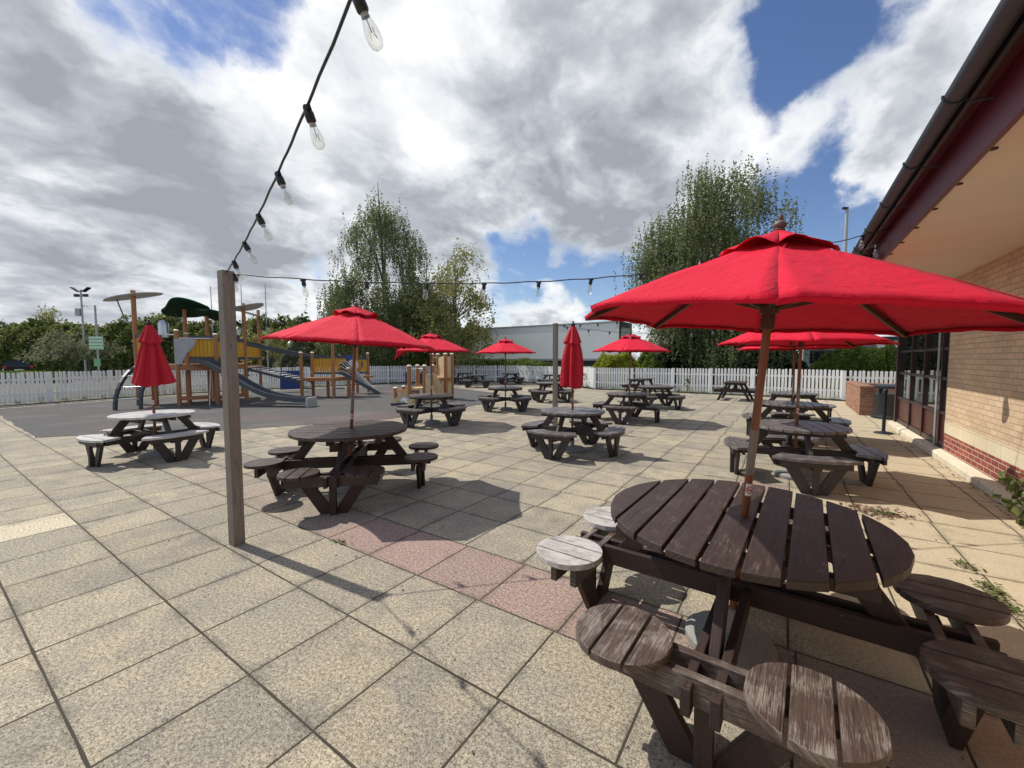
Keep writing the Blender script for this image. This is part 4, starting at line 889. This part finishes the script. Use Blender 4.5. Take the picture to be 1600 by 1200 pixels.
def toddler():
    P = M['play_wood']; org = at(660, 15.8); t = empty('play_unit', org, 0, 'small timber play unit with cream panels and short steel slide', 'play unit')
    def q(px, d, z=0.): p = at(px, d, z); return Vector((p.x-org.x, p.y-org.y, z))
    def post(px, d, h):
        o = q(px, d); mb = MB(); mb.tube([o, o+Vector((0, 0, h))], .075, 10); po = mb.build('post', P, t); mb = MB(); mb.lathe([(.09, h), (.09, h+.03), (.05, h+.06), (0, h+.065)], (o.x, o.y, 0), 10); mb.build('post_cap', M['pale_cap'], po)
    for px, d, h in ((639, 15.3, 1.40), (652, 16.4, 1.40), (663, 15.7, 1.40), (676, 16.6, 1.40), (675, 17.6, 1.86), (684, 18, 1.86), (696, 16.9, 1.86), (706, 17.2, 1.86), (617, 16.2, .52), (630, 17.2, .52)): post(px, d, h)
    mb = MB()
    for a, b_, z in (((639, 15.3), (652, 16.4), 1.3), ((652, 16.4), (663, 15.7), 1.3), ((663, 15.7), (676, 16.6), 1.06), ((675, 17.6), (684, 18), 1.74)): mb.tube([q(*a, z), q(*b_, z)], .022, 8)
    mb.build('grab_rail', M['white_metal'], t)
    mb = MB(); mb.board(q(617, 16.2, .42), q(639, 15.3, .48), (0, 0, 1), .12, .06); mb.board(q(630, 17.2, .45), q(652, 16.4, .5), (0, 0, 1), .12, .06)
    mb.board(q(684, 17.0, .85), q(706, 17.2, .85), (0, 0, 1), .12, .5); mb.build('beam', P, t)
    mb = MB(); mb.prism([tuple(q(*a)[:2]) for a in ((639, 15.3), (663, 15.7), (676, 16.6), (652, 16.4))], .50, .58); mb.prism([tuple(q(*a)[:2]) for a in ((675, 17.6), (684, 18), (706, 17.2), (696, 16.9))], .88, .95); mb.build('deck', M['cream'], t)
    def poly(pts, m, nm, th=.03):
        vs = [q(*p) for p in pts]; n = len(vs); nn = (vs[1]-vs[0]).cross(vs[2]-vs[0]).normalized()*th; mb = MB(); mb.add(vs+[v+nn for v in vs], [list(range(n))[::-1], list(range(n, 2*n))]+[(i, (i+1) % n, n+(i+1) % n, n+i) for i in range(n)]); mb.build(nm, m, t)
    poly([(685, 17.4, .98), (685, 17.4, 1.72), (691, 17.2, 1.78), (695, 17, 1.80), (695, 17, .98)], M['cream'], 'cream_panel'); poly([(697, 16.95, .9), (697, 16.95, 1.78), (705, 17.15, 1.78), (705, 17.15, .9)], M['cream'], 'cream_panel')
    poly([(690, 16.8, .1), (690, 16.8, .78), (705, 17.1, .78), (705, 17.1, .1)], M['cream'], 'cream_panel')
    ar = [(676, 15.9, 1.16), (680, 15.9, 1.08), (685, 15.9, .9), (689, 15.9, .7), (692, 15.9, .45), (694, 15.9, .05), (676, 15.9, .05)]; poly(ar, M['cream'], 'arched_panel'); poly([(664, 15.6, 1.1), (668, 15.6, 1.02), (673, 15.6, .82), (678, 15.6, .55), (681, 15.6, .05), (664, 15.6, .05)], M['cream'], 'arched_panel')
    def dd(px, d, zc, rx, rz_, m):
        c = q(px, d, zc); vs = [c+Vector((RT.x*rx*math.cos(a), RT.y*rx*math.cos(a), rz_*math.sin(a))) for a in np.linspace(0, 2*math.pi, 17)[:-1]]; nn = Vector((FW.x, FW.y, 0))*.04; mb = MB(); n = 16; mb.add(vs+[v+nn for v in vs], [list(range(n)), list(range(n, 2*n))[::-1]]+[(i, n+i, n+(i+1) % n, (i+1) % n) for i in range(n)]); mb.build('round_panel', M[m], t)
    dd(636.5, 15.6, .95, .10, .27, 'navy'); dd(661, 16, .93, .14, .30, 'navy')
    # slide: cream sides swelling outward, steel bed
    L0, L1 = q(609, 14.7), q(632, 14.9); Tt, Tb = q(639, 15.3), q(654, 15.9)
    zz = [.08, .10, .2, .36, .5, .58]; uu = [0, .1, .3, .55, .8, 1.]
    mb = MB(); vs = []
    for u, z in zip(uu, zz): a = L0.lerp(Tt, u); b_ = L1.lerp(Tb, u); s1_ = a.lerp(b_, .30+.1*u); s2_ = a.lerp(b_, .95); vs += [s1_+Vector((0, 0, z)), s2_+Vector((0, 0, z))]
    mb.add(vs, [(2*i, 2*i+1, 2*i+3, 2*i+2) for i in range(5)], None, True); mb.build('slide_bed', M['steel'], t)
    mb = MB(); vs = []
    for u, z in zip(uu, zz): a = L0.lerp(Tt, u); b_ = L1.lerp(Tb, u); k = math.sin(math.pi*min(u+.1, 1)); vs += [a+Vector((0, 0, z+.10*k)), a.lerp(b_, .31+.1*u)+Vector((0, 0, z+.005)), a+Vector((0, 0, 0))]
    mb.add(vs, [f_ for i in range(5) for f_ in ((3*i, 3*i+1, 3*i+4, 3*i+3), (3*i+2, 3*i, 3*i+3, 3*i+5))], None, True)
    mb.build('slide_side', M['cream'], t)
    mb = MB(); vs = []
    for u, z in zip(uu, zz): b_ = L1.lerp(Tb, u); vs += [b_+Vector((0, 0, z+.06)), b_+Vector((RT.x*.25*(1-u), RT.y*.25*(1-u), 0))]
    mb.add(vs, [(2*i, 2*i+1, 2*i+3, 2*i+2) for i in range(5)], None, True); sm = mb.build('slide_side', M['cream'], t).modifiers.new('t', 'SOLIDIFY'); sm.thickness = .03
    mb = MB(); mb.board(L0+Vector((0, 0, .05)), L1+Vector((0, 0, .05)), (0, 0, 1), .09, .12); mb.build('slide_foot', M['grey_paint'], t)
toddler()

# ------------------------------------------------------------------ vehicles and far structures
def lorry():
    a, b_ = at(734, 35.9), at(967.5, 28.6); d = (b_-a).normalized(); L = (b_-a).length; rz = math.atan2(d.y, d.x)
    t = empty('lorry_trailer', a, rz, 'long white box trailer parked behind the far fence', 'lorry trailer'); W = 2.5; z0, z1 = 1.60, 4.27
    mb = MB(); mb.box(0, L, 0, W, z0, z1); mb.build('trailer_box', M['lorry'], t, .02)
    mb = MB(); mb.box(-.03, L+.03, -.03, .03, z1-.10, z1+.03); mb.box(-.03, L+.03, -.03, .02, z0-.03, z0+.12); mb.build('side_rail', M['grey_light'], t)
    mb = MB(); mb.box(L-.02, L+.06, -.04, .14, z0, z1+.02); mb.box(L-.02, L+.06, W-.14, W+.04, z0, z1+.02); mb.box(L+.0, L+.07, .14, W-.14, z1-.36, z1+.0); mb.build('door_surround', M['lorry_dark'], t)
    mb = MB(); mb.box(.3, L-.1, .1, W-.1, 1.15, z0-.04); mb.box(2.5, L-4, .02, .06, .6, 1.3); mb.build('chassis', M['lorry_dark'], t)
    for x in (L-1.3, L-2.6, L-3.9):
        mb = MB(); mb.tube([(x, .05, .5), (x, .35, .5)], .5, 18); mb.build('wheel', M['tyre'], t)
lorry()
def car(px, d, rz, label):
    t = empty('parked_car', at(px, d), rz, label, 'car'); w = .9
    sec = [(-2.1, .35, .78, .82), (-2.15, .35, .95, .86), (-1.95, .35, 1.0, .88), (-1.55, .35, 1.02, .9), (1.0, .35, 1.0, .9), (1.9, .35, .85, .86), (2.15, .35, .6, .78)]
    mb = MB(); vs = []
    for x, z0, z1, hw in sec: vs += [(x, -hw, z0), (x, -hw, z1*.75), (x, -hw*.93, z1), (x, hw*.93, z1), (x, hw, z1*.75), (x, hw, z0)]
    fs = [(6*i+j, 6*i+6+j, 6*i+6+(j+1) % 6, 6*i+(j+1) % 6) for i in range(6) for j in range(6)]+[list(range(6)), list(range(36, 42))[::-1]]; mb.add(vs, fs, None, True); mb.build('body', M['car_body'], t)
    mb = MB(); vs = []
    for x, z, hw in ((-1.98, 1.0, .80), (-1.5, 1.5, .62), (.0, 1.52, .62), (.95, 1.0, .80)): vs += [(x, -hw, z), (x, hw, z)]
    base_ = [(-1.98, -.8, .98), (.95, -.8, .98), (.95, .8, .98), (-1.98, .8, .98)]
    mb.add(vs, [(0, 1, 3, 2), (2, 3, 5, 4), (4, 5, 7, 6), (0, 2, 4, 6), (1, 7, 5, 3)]); mb.build('cabin', M['car_glass'], t)
    mb = MB(); mb.box(-1.5, .05, -.63, .63, 1.505, 1.56); mb.build('roof', M['car_body'], t, .01)
    for s in (-1, 1):
        mb = MB(); mb.box(-2.17, -1.95, s*.78-.1, s*.78+.1, .78, 1.0); mb.build('tail_light', M['tail_red'], t, .02)
        for x in (-1.35, 1.35): mb = MB(); mb.tube([(x, s*.70, .33), (x, s*.90, .33)], .33, 16); mb.build('wheel', M['tyre'], t)
    mb = MB(); mb.box(-2.18, -2.14, -.26, .26, .62, .74); mb.build('number_plate', M['white_paint'], t)
    return t
sheetcar = at(22, 38); d = Vector((sheetcar.x, sheetcar.y, 0)).normalized()
cr = car(22, 38, math.atan2(d.y, d.x)+R(6), 'dark car seen from behind with red tail lights, beyond the left fence'); cr.location.z = .12
def lamp_pole():
    c = at(133, 40); t = empty('floodlight_pole', c, math.atan2(RT.y, RT.x), 'tall grey pole with twin floodlights, camera and box behind the hedge sign', 'light pole')
    mb = MB(); mb.tube([(0, 0, 0), (0, 0, 8.4)], [.10, .07], 10); mb.build('pole', M['grey_light'], t)
    for s in (-1, 1):
        mb = MB(); mb.tube([(0, 0, 8.2), (s*.35, 0, 8.22)], .03, 6); mb.board((s*.25, 0, 8.2), (s*.85, 0, 8.6), (0, 1, 0), .35, .09); mb.build('lamp_head', M['black'], t)
        mb = MB(); mb.box(s*.42-.2, s*.42+.2, -.1, .1, 7.72, 7.98); mb.build('flood_lamp', M['black'], t)
    mb = MB(); mb.box(-.55, -.1, -.15, .15, 5.9, 6.6); mb.build('control_box', M['grey_light'], t)
    mb = MB(); mb.tube([(0, 0, 6.9), (.35, 0, 6.9), (.55, 0, 6.78)], .04, 6); mb.build('camera_arm', M['grey_light'], t)
lamp_pole()
def sign_pole():
    t = empty('car_park_sign', at(153.5, 30), math.atan2(RT.y, RT.x), 'slim grey pole with large and small pale green notices beyond the left fence', 'sign')
    mb = MB(); mb.tube([(0, 0, 0), (0, 0, 5.6)], .06, 8); mb.build('pole', M['grey_light'], t)
    for (z0, z1, hw, n) in ((2.4, 3.35, .5, 5), (1.2, 1.75, .22, 0)):
        mb = MB(); mb.box(-hw, hw, -.10, -.07, z0, z1); sg = mb.build('sign_board', M['sign_pale'] if n else M['sign_green'], t)
        if n:
            mb = MB()
            for k in range(4): z = z1-.13-k*.235; mb.box(-hw+.04, hw-.04, -.106, -.101, z-.11, z-.01)
            bands = mb.build('green_band', M['sign_green'], sg)
lL = sign_pole()
def thin_pole(px, d, h, label):
    c = at(px, d); mb = MB(); mb.tube([(0, 0, 0), (0, 0, h*.55), (0, 0, h)], [.06, .045, .03], 8); o = mb.build('flag_pole', M['grey_light']); o.location = c; tag(o, label, 'flagpole', 'bare flagpoles behind the climbing frame')
thin_pole(334, 36, 8.0, 'slightly leaning bare flagpole just left of the foreground timber post'); thin_pole(381, 36, 8.1, 'bare flagpole just right of the foreground timber post'); thin_pole(418.5, 36, 8.2, 'rightmost bare flagpole, above the climbing frame bridge')
def lantern(px, d, z, label):
    t = empty('street_lantern', at(px, d), 0, label, 'street lamp', 'lantern lamps behind the play area'); mb = MB(); mb.tube([(0, 0, 0), (0, 0, z-.3)], .05, 8); mb.build('pole', M['black'], t)
    mb = MB(); mb.lathe([(.08, z-.3), (.22, z+.1), (.0, z+.1)], seg=6); mb.build('lamp_glass', M['white_paint'], t); mb = MB(); mb.lathe([(.27, z+.1), (.1, z+.25), (0, z+.3)], seg=6); mb.build('lamp_cap', M['black'], t)
lantern(374, 30, 3.75, 'lantern lamp peeping out right of the foreground timber post'); lantern(455, 30, 2.75, 'lantern lamp above the pale bush right of the flagpoles')
def lamp_right():
    t = empty('lamp_column', at(1313, 30), math.atan2(RT.y, RT.x), 'grey lamp column rising behind the pub eave', 'light pole'); mb = MB(); mb.tube([(0, 0, 0), (0, 0, 12.4)], [.14, .10], 10); mb.build('pole', M['grey_light'], t)
    mb = MB(); mb.board((.0, 0, 12.3), (-.32, 0, 12.35), (0, 1, 0), .2, .12); mb.build('lamp_head', M['black'], t)
lamp_right()
def shed():
    a = at(1255, 40); t = empty('industrial_shed', a, 0, 'low grey industrial building beyond the round hedge', 'building')
    mb = MB(); mb.box(0, 26, 0, 10, 0, 3.35); mb.build('wall', M['van_grey'], t); mb = MB(); mb.box(-.2, 26.2, -.25, 10.2, 3.36, 3.6); mb.build('roof', M['lorry_dark'], t)
    mb = MB(); mb.box(5.3, 7.6, -.06, -.02, 2.5, 3.2); mb.build('sign_board', M['white_paint'], t); mb = MB(); mb.box(.5, 3.9, -.05, -.01, 1.2, 2.45); mb.box(4.6, 12, -.05, -.01, 1.0, 2.3); mb.build('window_strip', M['car_glass'], t)
shed()
nb = empty('notice_board', at(648, 36), math.atan2(RT.y, RT.x), 'dark purple notice board on posts under the birch trees', 'sign')
mb = MB(); mb.box(-1.3, .6, -.03, .03, 1.9, 2.7); mb.build('sign_board', M['navy'], nb); mb = MB()
for x in (-1.2, .5): mb.tube([(x, 0, 0), (x, 0, 2.7)], .05, 6)
mb.build('post', M['grey_light'], nb)

# ------------------------------------------------------------------ trees and plants
def crown_points(profile, nclu, per, strand, spread, cx=0., cy=0., step=.10, skew=None, rmin=.15, jit=.07):
    """hanging strands of leaves round cluster centres inside a profile [(z, r), ...]"""
    zs = np.array([p[0] for p in profile]); rs = np.array([p[1] for p in profile]); out = []; cen = []
    grid = np.linspace(zs[0], zs[-1], 200); w = np.interp(grid, zs, rs)**1.6; w /= w.sum()
    bgh = []
    for _ in range(max(12, nclu//11)):
        z = RNG.choice(grid, p=w); r_ = np.interp(z, zs, rs)*(rmin+(1-rmin)*RNG.random()**.45); a = RNG.uniform(0, 2*math.pi)
        sx = skew(z) if skew else (0, 0); bgh.append((np.array([cx+sx[0]+r_*math.cos(a), cy+sx[1]+r_*math.sin(a), z]), a, r_))
    bs_ = .22*rs.max()**.75
    for _ in range(nclu):
        c0_, a, r_ = bgh[RNG.integers(len(bgh))]; u = RNG.normal(size=3)*bs_*np.array([1, 1, .35]); h2 = u[0]**2+u[1]**2
        u[2] -= min(h2*.75, 1.6); c = c0_+u; out_ = u[0]*math.cos(a)+u[1]*math.sin(a); c[2] -= max(out_, 0)*.5; c[2] = max(c[2], zs[0]); cen.append(c)
        ns = RNG.integers(per//2, per)
        for _s in range(ns):
            L = strand*RNG.uniform(.35, 1.); n = max(3, int(L/step)); p0 = c+RNG.normal(size=3)*spread; t_ = np.arange(n)[:, None]*step
            out.append(p0+t_*np.array([RNG.normal()*.07, RNG.normal()*.07, -1.])+RNG.normal(size=(n, 3))*jit)
    return np.concatenate(out), cen
def limbs(cen, trunk, m, parent, n=16, r0=.07):
    mb = MB(); idx = RNG.choice(len(cen), min(n, len(cen)), replace=False)
    for i in idx:
        c = Vector(cen[i]); z = max(min(c.z*.72, trunk[-1][2]*.96), 1.2); k = min(range(len(trunk)), key=lambda q_: abs(trunk[q_][2]-z)); s = Vector(trunk[k]); mid = s.lerp(c, .5)+Vector((0, 0, .35)); mb.tube([s, mid, c], [r0, r0*.6, r0*.2], 5)
    mb.build('limb', m, parent)
def tree(name, px, d, label, prof, nclu, per, strand, spread, leafm, size, trunk_r=.22, nl=18, skew=None, group=None, z_off=0., step=.10, rmin=.15):
    c = at(px, d); t = empty(name, c, 0, label, 'tree', group); top = prof[-1][0]
    pts = [(.0, 0, 0), (.06, .03, top*.2), (-.05, .08, top*.45), (.05, 0, top*.7), (0, 0, top*.92)]
    if skew: pts = [(x+skew(z)[0], y+skew(z)[1], z) for x, y, z in pts]
    mb = MB(); mb.tube(pts, [trunk_r, trunk_r*.8, trunk_r*.6, trunk_r*.35, trunk_r*.08], 8); mb.build('trunk', M['bark'], t)
    P, cen = crown_points(prof, nclu, per, strand, spread, step=step, skew=skew, rmin=rmin, jit=.04 if strand > 1.5 else .09); P = P[P[:, 2] > .3]
    quads('crown', P, size, M[leafm], t); limbs(cen, pts, M['bark'], t, nl, trunk_r*.3)
    return t
rt2 = Vector((RT.x, RT.y, 0)).normalized()
def sk(f): return lambda z: (rt2.x*f(z), rt2.y*f(z))
tree('birch_tree', 600, 33, 'tall narrow weeping birch left of centre behind the umbrellas', [(1.5, 3.2), (3.5, 4.2), (6, 4.3), (8, 3.8), (10, 3.4), (12, 2.4), (14, 2.0), (15.6, 1.5), (16.8, .7)], 720, 13, 2.0, .32, 'leaf_birch', .10, skew=sk(lambda z: .6*(1-z/15)-.2))
tree('small_leaved_tree', 712, 31, 'yellowish open-crowned tree right of the tall birch', [(1.8, 2.6), (3.5, 3.0), (5.5, 3.0), (7.5, 2.3), (9.2, 1.5), (10.4, .6)], 480, 11, .55, .32, 'leaf_pale', .115, trunk_r=.16, nl=60, rmin=.25)
tree('birch_tree', 668, 35, 'darker birch leaning against the tall one, behind the yellowish tree', [(2, 2.0), (5, 2.4), (8, 2.0), (10.4, .9)], 240, 12, 1.7, .30, 'leaf_birch', .11)
tree('weeping_birch_tree', 1104, 27, 'broad weeping birch with drooping curtains, above the foreground umbrella', [(2.5, 3.6), (5, 4.0), (7.5, 4.3), (9.5, 4.1), (11.3, 3.6), (12.8, 2.9), (13.9, 2.1), (14.6, 1.2)], 900, 13, 2.3, .34, 'leaf_birch', .092, trunk_r=.28, nl=60, rmin=.2)
tree('small_tree', 108, 36, 'small grey-green tree with slim trunk in front of the left hedge', [(2.0, 1.8), (2.8, 2.3), (3.6, 1.8), (4.2, .7)], 110, 9, .35, .22, 'leaf_shrub', .12, trunk_r=.09, nl=24)
tree('small_tree', 138, 37, 'second small grey-green tree, beside the green car park sign', [(2.2, 1.5), (3.0, 1.9), (3.9, 1.5), (4.5, .6)], 80, 9, .35, .22, 'leaf_shrub', .12, trunk_r=.09, nl=24)
tree('pale_tree', 95, 52, 'pale tree top showing above the left hedge', [(4, 1.5), (5.5, 2.2), (7, 1.9), (8, .8)], 110, 9, .5, .3, 'leaf_pale', .17, trunk_r=.12, nl=20)
tree('round_tree', 962, 46, 'small green tree top above the right end of the trailer', [(2, 1.6), (4, 2.2), (5.2, 1.6), (6, .5)], 90, 9, .4, .3, 'leaf_bush', .16, trunk_r=.12)
tree('pale_tree', 425, 40, 'light green tree behind the flagpoles and climbing frame', [(1.5, 1.6), (3.5, 2.0), (5, 1.6), (6, .6)], 110, 9, .5, .3, 'leaf_pale', .16, trunk_r=.12)

def mass(name, spine, hgt, wid, n, size, m, label=None, cat=None, kind=None, group=None, bumps=.25, core=True, flat=0.):
    """leafy mass round a spine of ground points; a lumpy core of the same foliage behind the leaves"""
    sp = [np.array(s, float) for s in spine]; seg = [np.linalg.norm(sp[i+1][:2]-sp[i][:2]) for i in range(len(sp)-1)]; tot = sum(seg)
    k1, k2, k3 = RNG.uniform(.25, .5), RNG.uniform(.9, 1.4), RNG.uniform(0, 9)
    def hz(s): return 1+bumps*(.5*math.sin(s*k1+k3)+.35*math.sin(s*k2+k3*2)+.25*math.sin(s*2.7+k3))
    def pos(s):
        i = 0
        while i < len(seg)-1 and s > seg[i]: s -= seg[i]; i += 1
        t = min(max(s/seg[i], 0), 1); p = sp[i]*(1-t)+sp[i+1]*t; d = sp[i+1]-sp[i]; nrm = np.array([-d[1], d[0]])/np.hypot(d[0], d[1]); return p, nrm, (hgt[i]*(1-t)+hgt[i+1]*t)
    P = np.zeros((n, 3))
    for j in range(n):
        s = RNG.uniform(0, tot); p, nr, h = pos(s); a = RNG.uniform(0, math.pi); h *= hz(s)
        rr = 1+RNG.normal()*.05+.08*math.sin(s*3.1+a*4)+.05*math.sin(s*7+a*9)
        e = min(1., (.3+s/wid), (.3+(tot-s)/wid)) if not flat else 1.
        x = math.cos(a)*wid/2*rr*e; z = h*e*rr*abs(math.sin(a))**.55
        P[j] = (p[0]+nr[0]*x, p[1]+nr[1]*x, max(z, .05))
    root = None
    o0 = np.array([sp[0][0], sp[0][1], 0]); root = empty(name, tuple(o0)); tag(root, label, cat, group, kind)
    quads('foliage', P-o0, size, M[m], root)
    if core:
        mb = MB(); ns = max(6, int(tot/1.2)); na = 9; vs = []
        for i in range(ns+1):
            s = tot*i/ns; p, nr, h = pos(s); h *= hz(s)*.9; e = min(1., (.3+s/wid), (.3+(tot-s)/wid)) if not flat else 1.
            for j in range(na+1): a = math.pi*j/na; x = math.cos(a)*wid/2*.86*e; vs.append((p[0]+nr[0]*x-o0[0], p[1]+nr[1]*x-o0[1], h*e*math.sin(a)**.55*.95 if 0 < j < na else 0))
        mb.add(vs, [(i*(na+1)+j, (i+1)*(na+1)+j, (i+1)*(na+1)+j+1, i*(na+1)+j+1) for i in range(ns) for j in range(na)], None, True); mb.build('leaf_mass', M[m], root)
    return root
def A2(px, d): p = at(px, d); return (p.x, p.y)
mass('hedgerow', [A2(-160, 46), A2(30, 46), A2(150, 46), A2(260, 46), A2(380, 46), A2(520, 48), A2(640, 52), A2(780, 60)], [5.0, 4.9, 4.9, 5.3, 5.2, 5.3, 5.6, 5.4], 5.5, 90000, .24, 'leaf_hedge', 'long dense green hedgerow of trees behind the left fence', 'hedge', 'stuff', bumps=.13)
mass('low_hedge', [A2(-60, 30.5), A2(40, 30.5), A2(110, 30.5)], [.72, .74, .7], 1.3, 9000, .07, 'leaf_bush', 'low light green hedge just over the left end of the fence', 'hedge', bumps=.05)
mass('dark_shrub', [A2(425, 30), A2(470, 30), A2(525, 30)], [2.3, 2.7, 2.1], 2.6, 14000, .12, 'leaf_shrub', 'grey-green spreading shrub behind the climbing frame bridge', 'shrub', bumps=.2)
mass('pale_shrub', [A2(452, 31), A2(480, 31)], [3.1, 2.6], 1.8, 5000, .12, 'leaf_bush', 'bright green shrub under the lantern lamp', 'shrub', bumps=.2)
mass('fence_shrub', [A2(575, 30), A2(640, 31), A2(722, 32.6)], [1.7, 1.75, 2.1], 1.8, 16000, .12, 'leaf_bush', 'green scrub behind the far fence below the birches', 'shrub', bumps=.2)
mass('fence_shrub', [A2(730, 31.9), A2(800, 31.7), A2(868, 28.6)], [1.40, 1.40, 1.38], .8, 6000, .09, 'leaf_bush', 'low green scrub under the white trailer', 'shrub', bumps=.12)
mass('yellow_hedge', [A2(912, 24.5), A2(960, 24.5), A2(1012, 24.5)], [1.75, 1.95, 2.3], 1.7, 12000, .08, 'leaf_yellow', 'bright yellow-green hedge behind the fence right of the trailer', 'hedge', bumps=.15)
mass('green_hedge', [A2(988, 25.2), A2(1040, 25.2)], [2.5, 2.5], 1.8, 6000, .09, 'leaf_bush', 'green hedge rising beside the yellow one below the weeping birch', 'hedge', bumps=.15)
mass('evergreen_hedge', [A2(1015, 29), A2(1100, 27.5), A2(1180, 26.5), A2(1262, 26)], [3.8, 4.2, 4.2, 3.3], 3.6, 34000, .13, 'leaf_dark', 'dark evergreen hedge under the weeping birch', 'hedge', bumps=.15)
mass('clipped_hedge', [A2(1250, 24.2), A2(1310, 23.6), A2(1365, 23.2), A2(1440, 23)], [1.75, 2.05, 2.15, 1.9], 2.4, 34000, .085, 'leaf_bush', 'rounded bright green hedge behind the fence beside the pub', 'hedge', bumps=.06)

def weed(x, y, h, n, label, seed, r_=.25, nstem=5, size=.07, name='weed'):
    rnd = np.random.default_rng(seed); t = empty(name, (x, y, 0), 0, label, 'plant'); mb = MB(); pts = []
    for s in range(nstem):
        a = rnd.uniform(0, 6.28); rr = r_*rnd.uniform(.3, 1); hh = h*rnd.uniform(.6, 1); e = Vector((rr*math.cos(a), rr*math.sin(a), hh)); mid = Vector((e.x*.35, e.y*.35, hh*.6)); mb.tube([(0, 0, 0), mid, e], [.006, .004, .002], 5)
        for k in range(n//nstem):
            u = rnd.uniform(.15, 1); p = Vector((0, 0, 0)).lerp(mid, u*2) if u < .5 else mid.lerp(e, u*2-1); pts.append(np.array(p)+rnd.normal(size=3)*size*.7)
    mb.build('stem', M['stem'], t); P = np.array(pts); P[:, 2] = np.maximum(P[:, 2], .012); quads('leaves', P, size, M['leaf_weed'], t, 1.35)
weed(1.92, 5.55, .62, 330, 'leafy weed growing against the pub plinth at the right edge', 1, .30, 9, .062)
weed(1.86, 5.15, .35, 200, 'lower leafy weed at the foot of the pub wall, nearest the camera', 2, .24, 7, .055)
weed(-4.0, 21.2, 1.0, 40, 'tall thin weed standing against the far fence', 3, .12, 3, .10)
weed(-9.9, 22.0, .9, 60, 'tall weed with pale top by the bend of the far fence', 4, .2, 4, .10)
weed(.02, 2.12, .05, 60, 'flat grass tuft in the slab joint under the foreground table', 5, .10, 8, .022)
weed(-.55, 5.9, .06, 30, 'tiny weed in a slab joint behind the foreground table', 6, .08, 5, .02)
def litter(name, pts_, sz, m, label, cat, par=None):
    P = np.array(pts_); o0 = P.mean(0); o0[2] = 0; t = quads(name, P-o0, sz, m, None, 1.8, .75); t.location = tuple(o0); tag(t, label, cat, None, 'stuff'); return t
g = RNG.normal(size=(260, 3))*np.array([.16, .11, .0])+np.array([.84, 5.83, .012]); litter('dead_leaves', g, .028, M['dead_leaf'], 'scatter of brown dead leaves on the slabs behind the foreground table', 'leaves')
def joint_weeds(x0, y0, x1, y1, n, label, jit=.02, clump=5, sz=.022):
    cs = RNG.random(clump); u = cs[RNG.integers(0, clump, n)]+RNG.normal(size=n)*.05; u = np.clip(u, 0, 1)
    P = np.stack([x0+(x1-x0)*u+RNG.normal(size=n)*jit, y0+(y1-y0)*u+RNG.normal(size=n)*jit, .008+np.abs(RNG.normal(size=n))*.012], 1); litter('moss_and_weeds', P, sz, M['leaf_weed'], label, 'weeds')
joint_weeds(1.22, 4.75, 1.33, 3.5, 420, 'low green weeds in the slab joint near the right edge', .035, 7, .026)
joint_weeds(.68, 5.65, 1.1, 5.95, 90, 'small green weeds by the dead leaves', .03, 3)
joint_weeds(-3.5, 2.15, -2.95, 2.2, 60, 'tiny weeds in the joint near the left eight-stool table', .02, 2, .016)
g = np.stack([RNG.uniform(1.96, 2.06, 240), 6+RNG.random(240)**2*7, np.full(240, .012)], 1); litter('dead_leaves', g, .022, M['dead_leaf'], 'line of brown debris along the foot of the pub plinth', 'leaves')
P = []
for _ in range(2600):
    i = RNG.integers(1, len(FL)-1); u = (RNG.integers(0, 6)+RNG.normal()*.08+.5)/6; a, b_ = np.array(FL[i]), np.array(FL[i+1]); p = a+(b_-a)*u; d_ = (b_-a)/np.linalg.norm(b_-a); nrm = np.array([d_[1], -d_[0]]); p = p+nrm*(.08+.10*abs(RNG.normal())); P.append((p[0], p[1], .02+abs(RNG.normal())*.12))
litter('fence_weeds', P, .055, M['leaf_weed'], 'patchy green weeds along the foot of the white fence', 'weeds')
# small litter specks on the slabs
P = np.stack([RNG.uniform(-9, 1.8, 500), RNG.uniform(.8, 14, 500), np.full(500, .006)], 1); litter('debris', P, .014, M['dead_leaf'], 'scattered specks of bark and leaf debris on the slabs', 'debris')

S.render.engine = 'CYCLES'
S.cycles.max_bounces = 6; S.cycles.transparent_max_bounces = 12
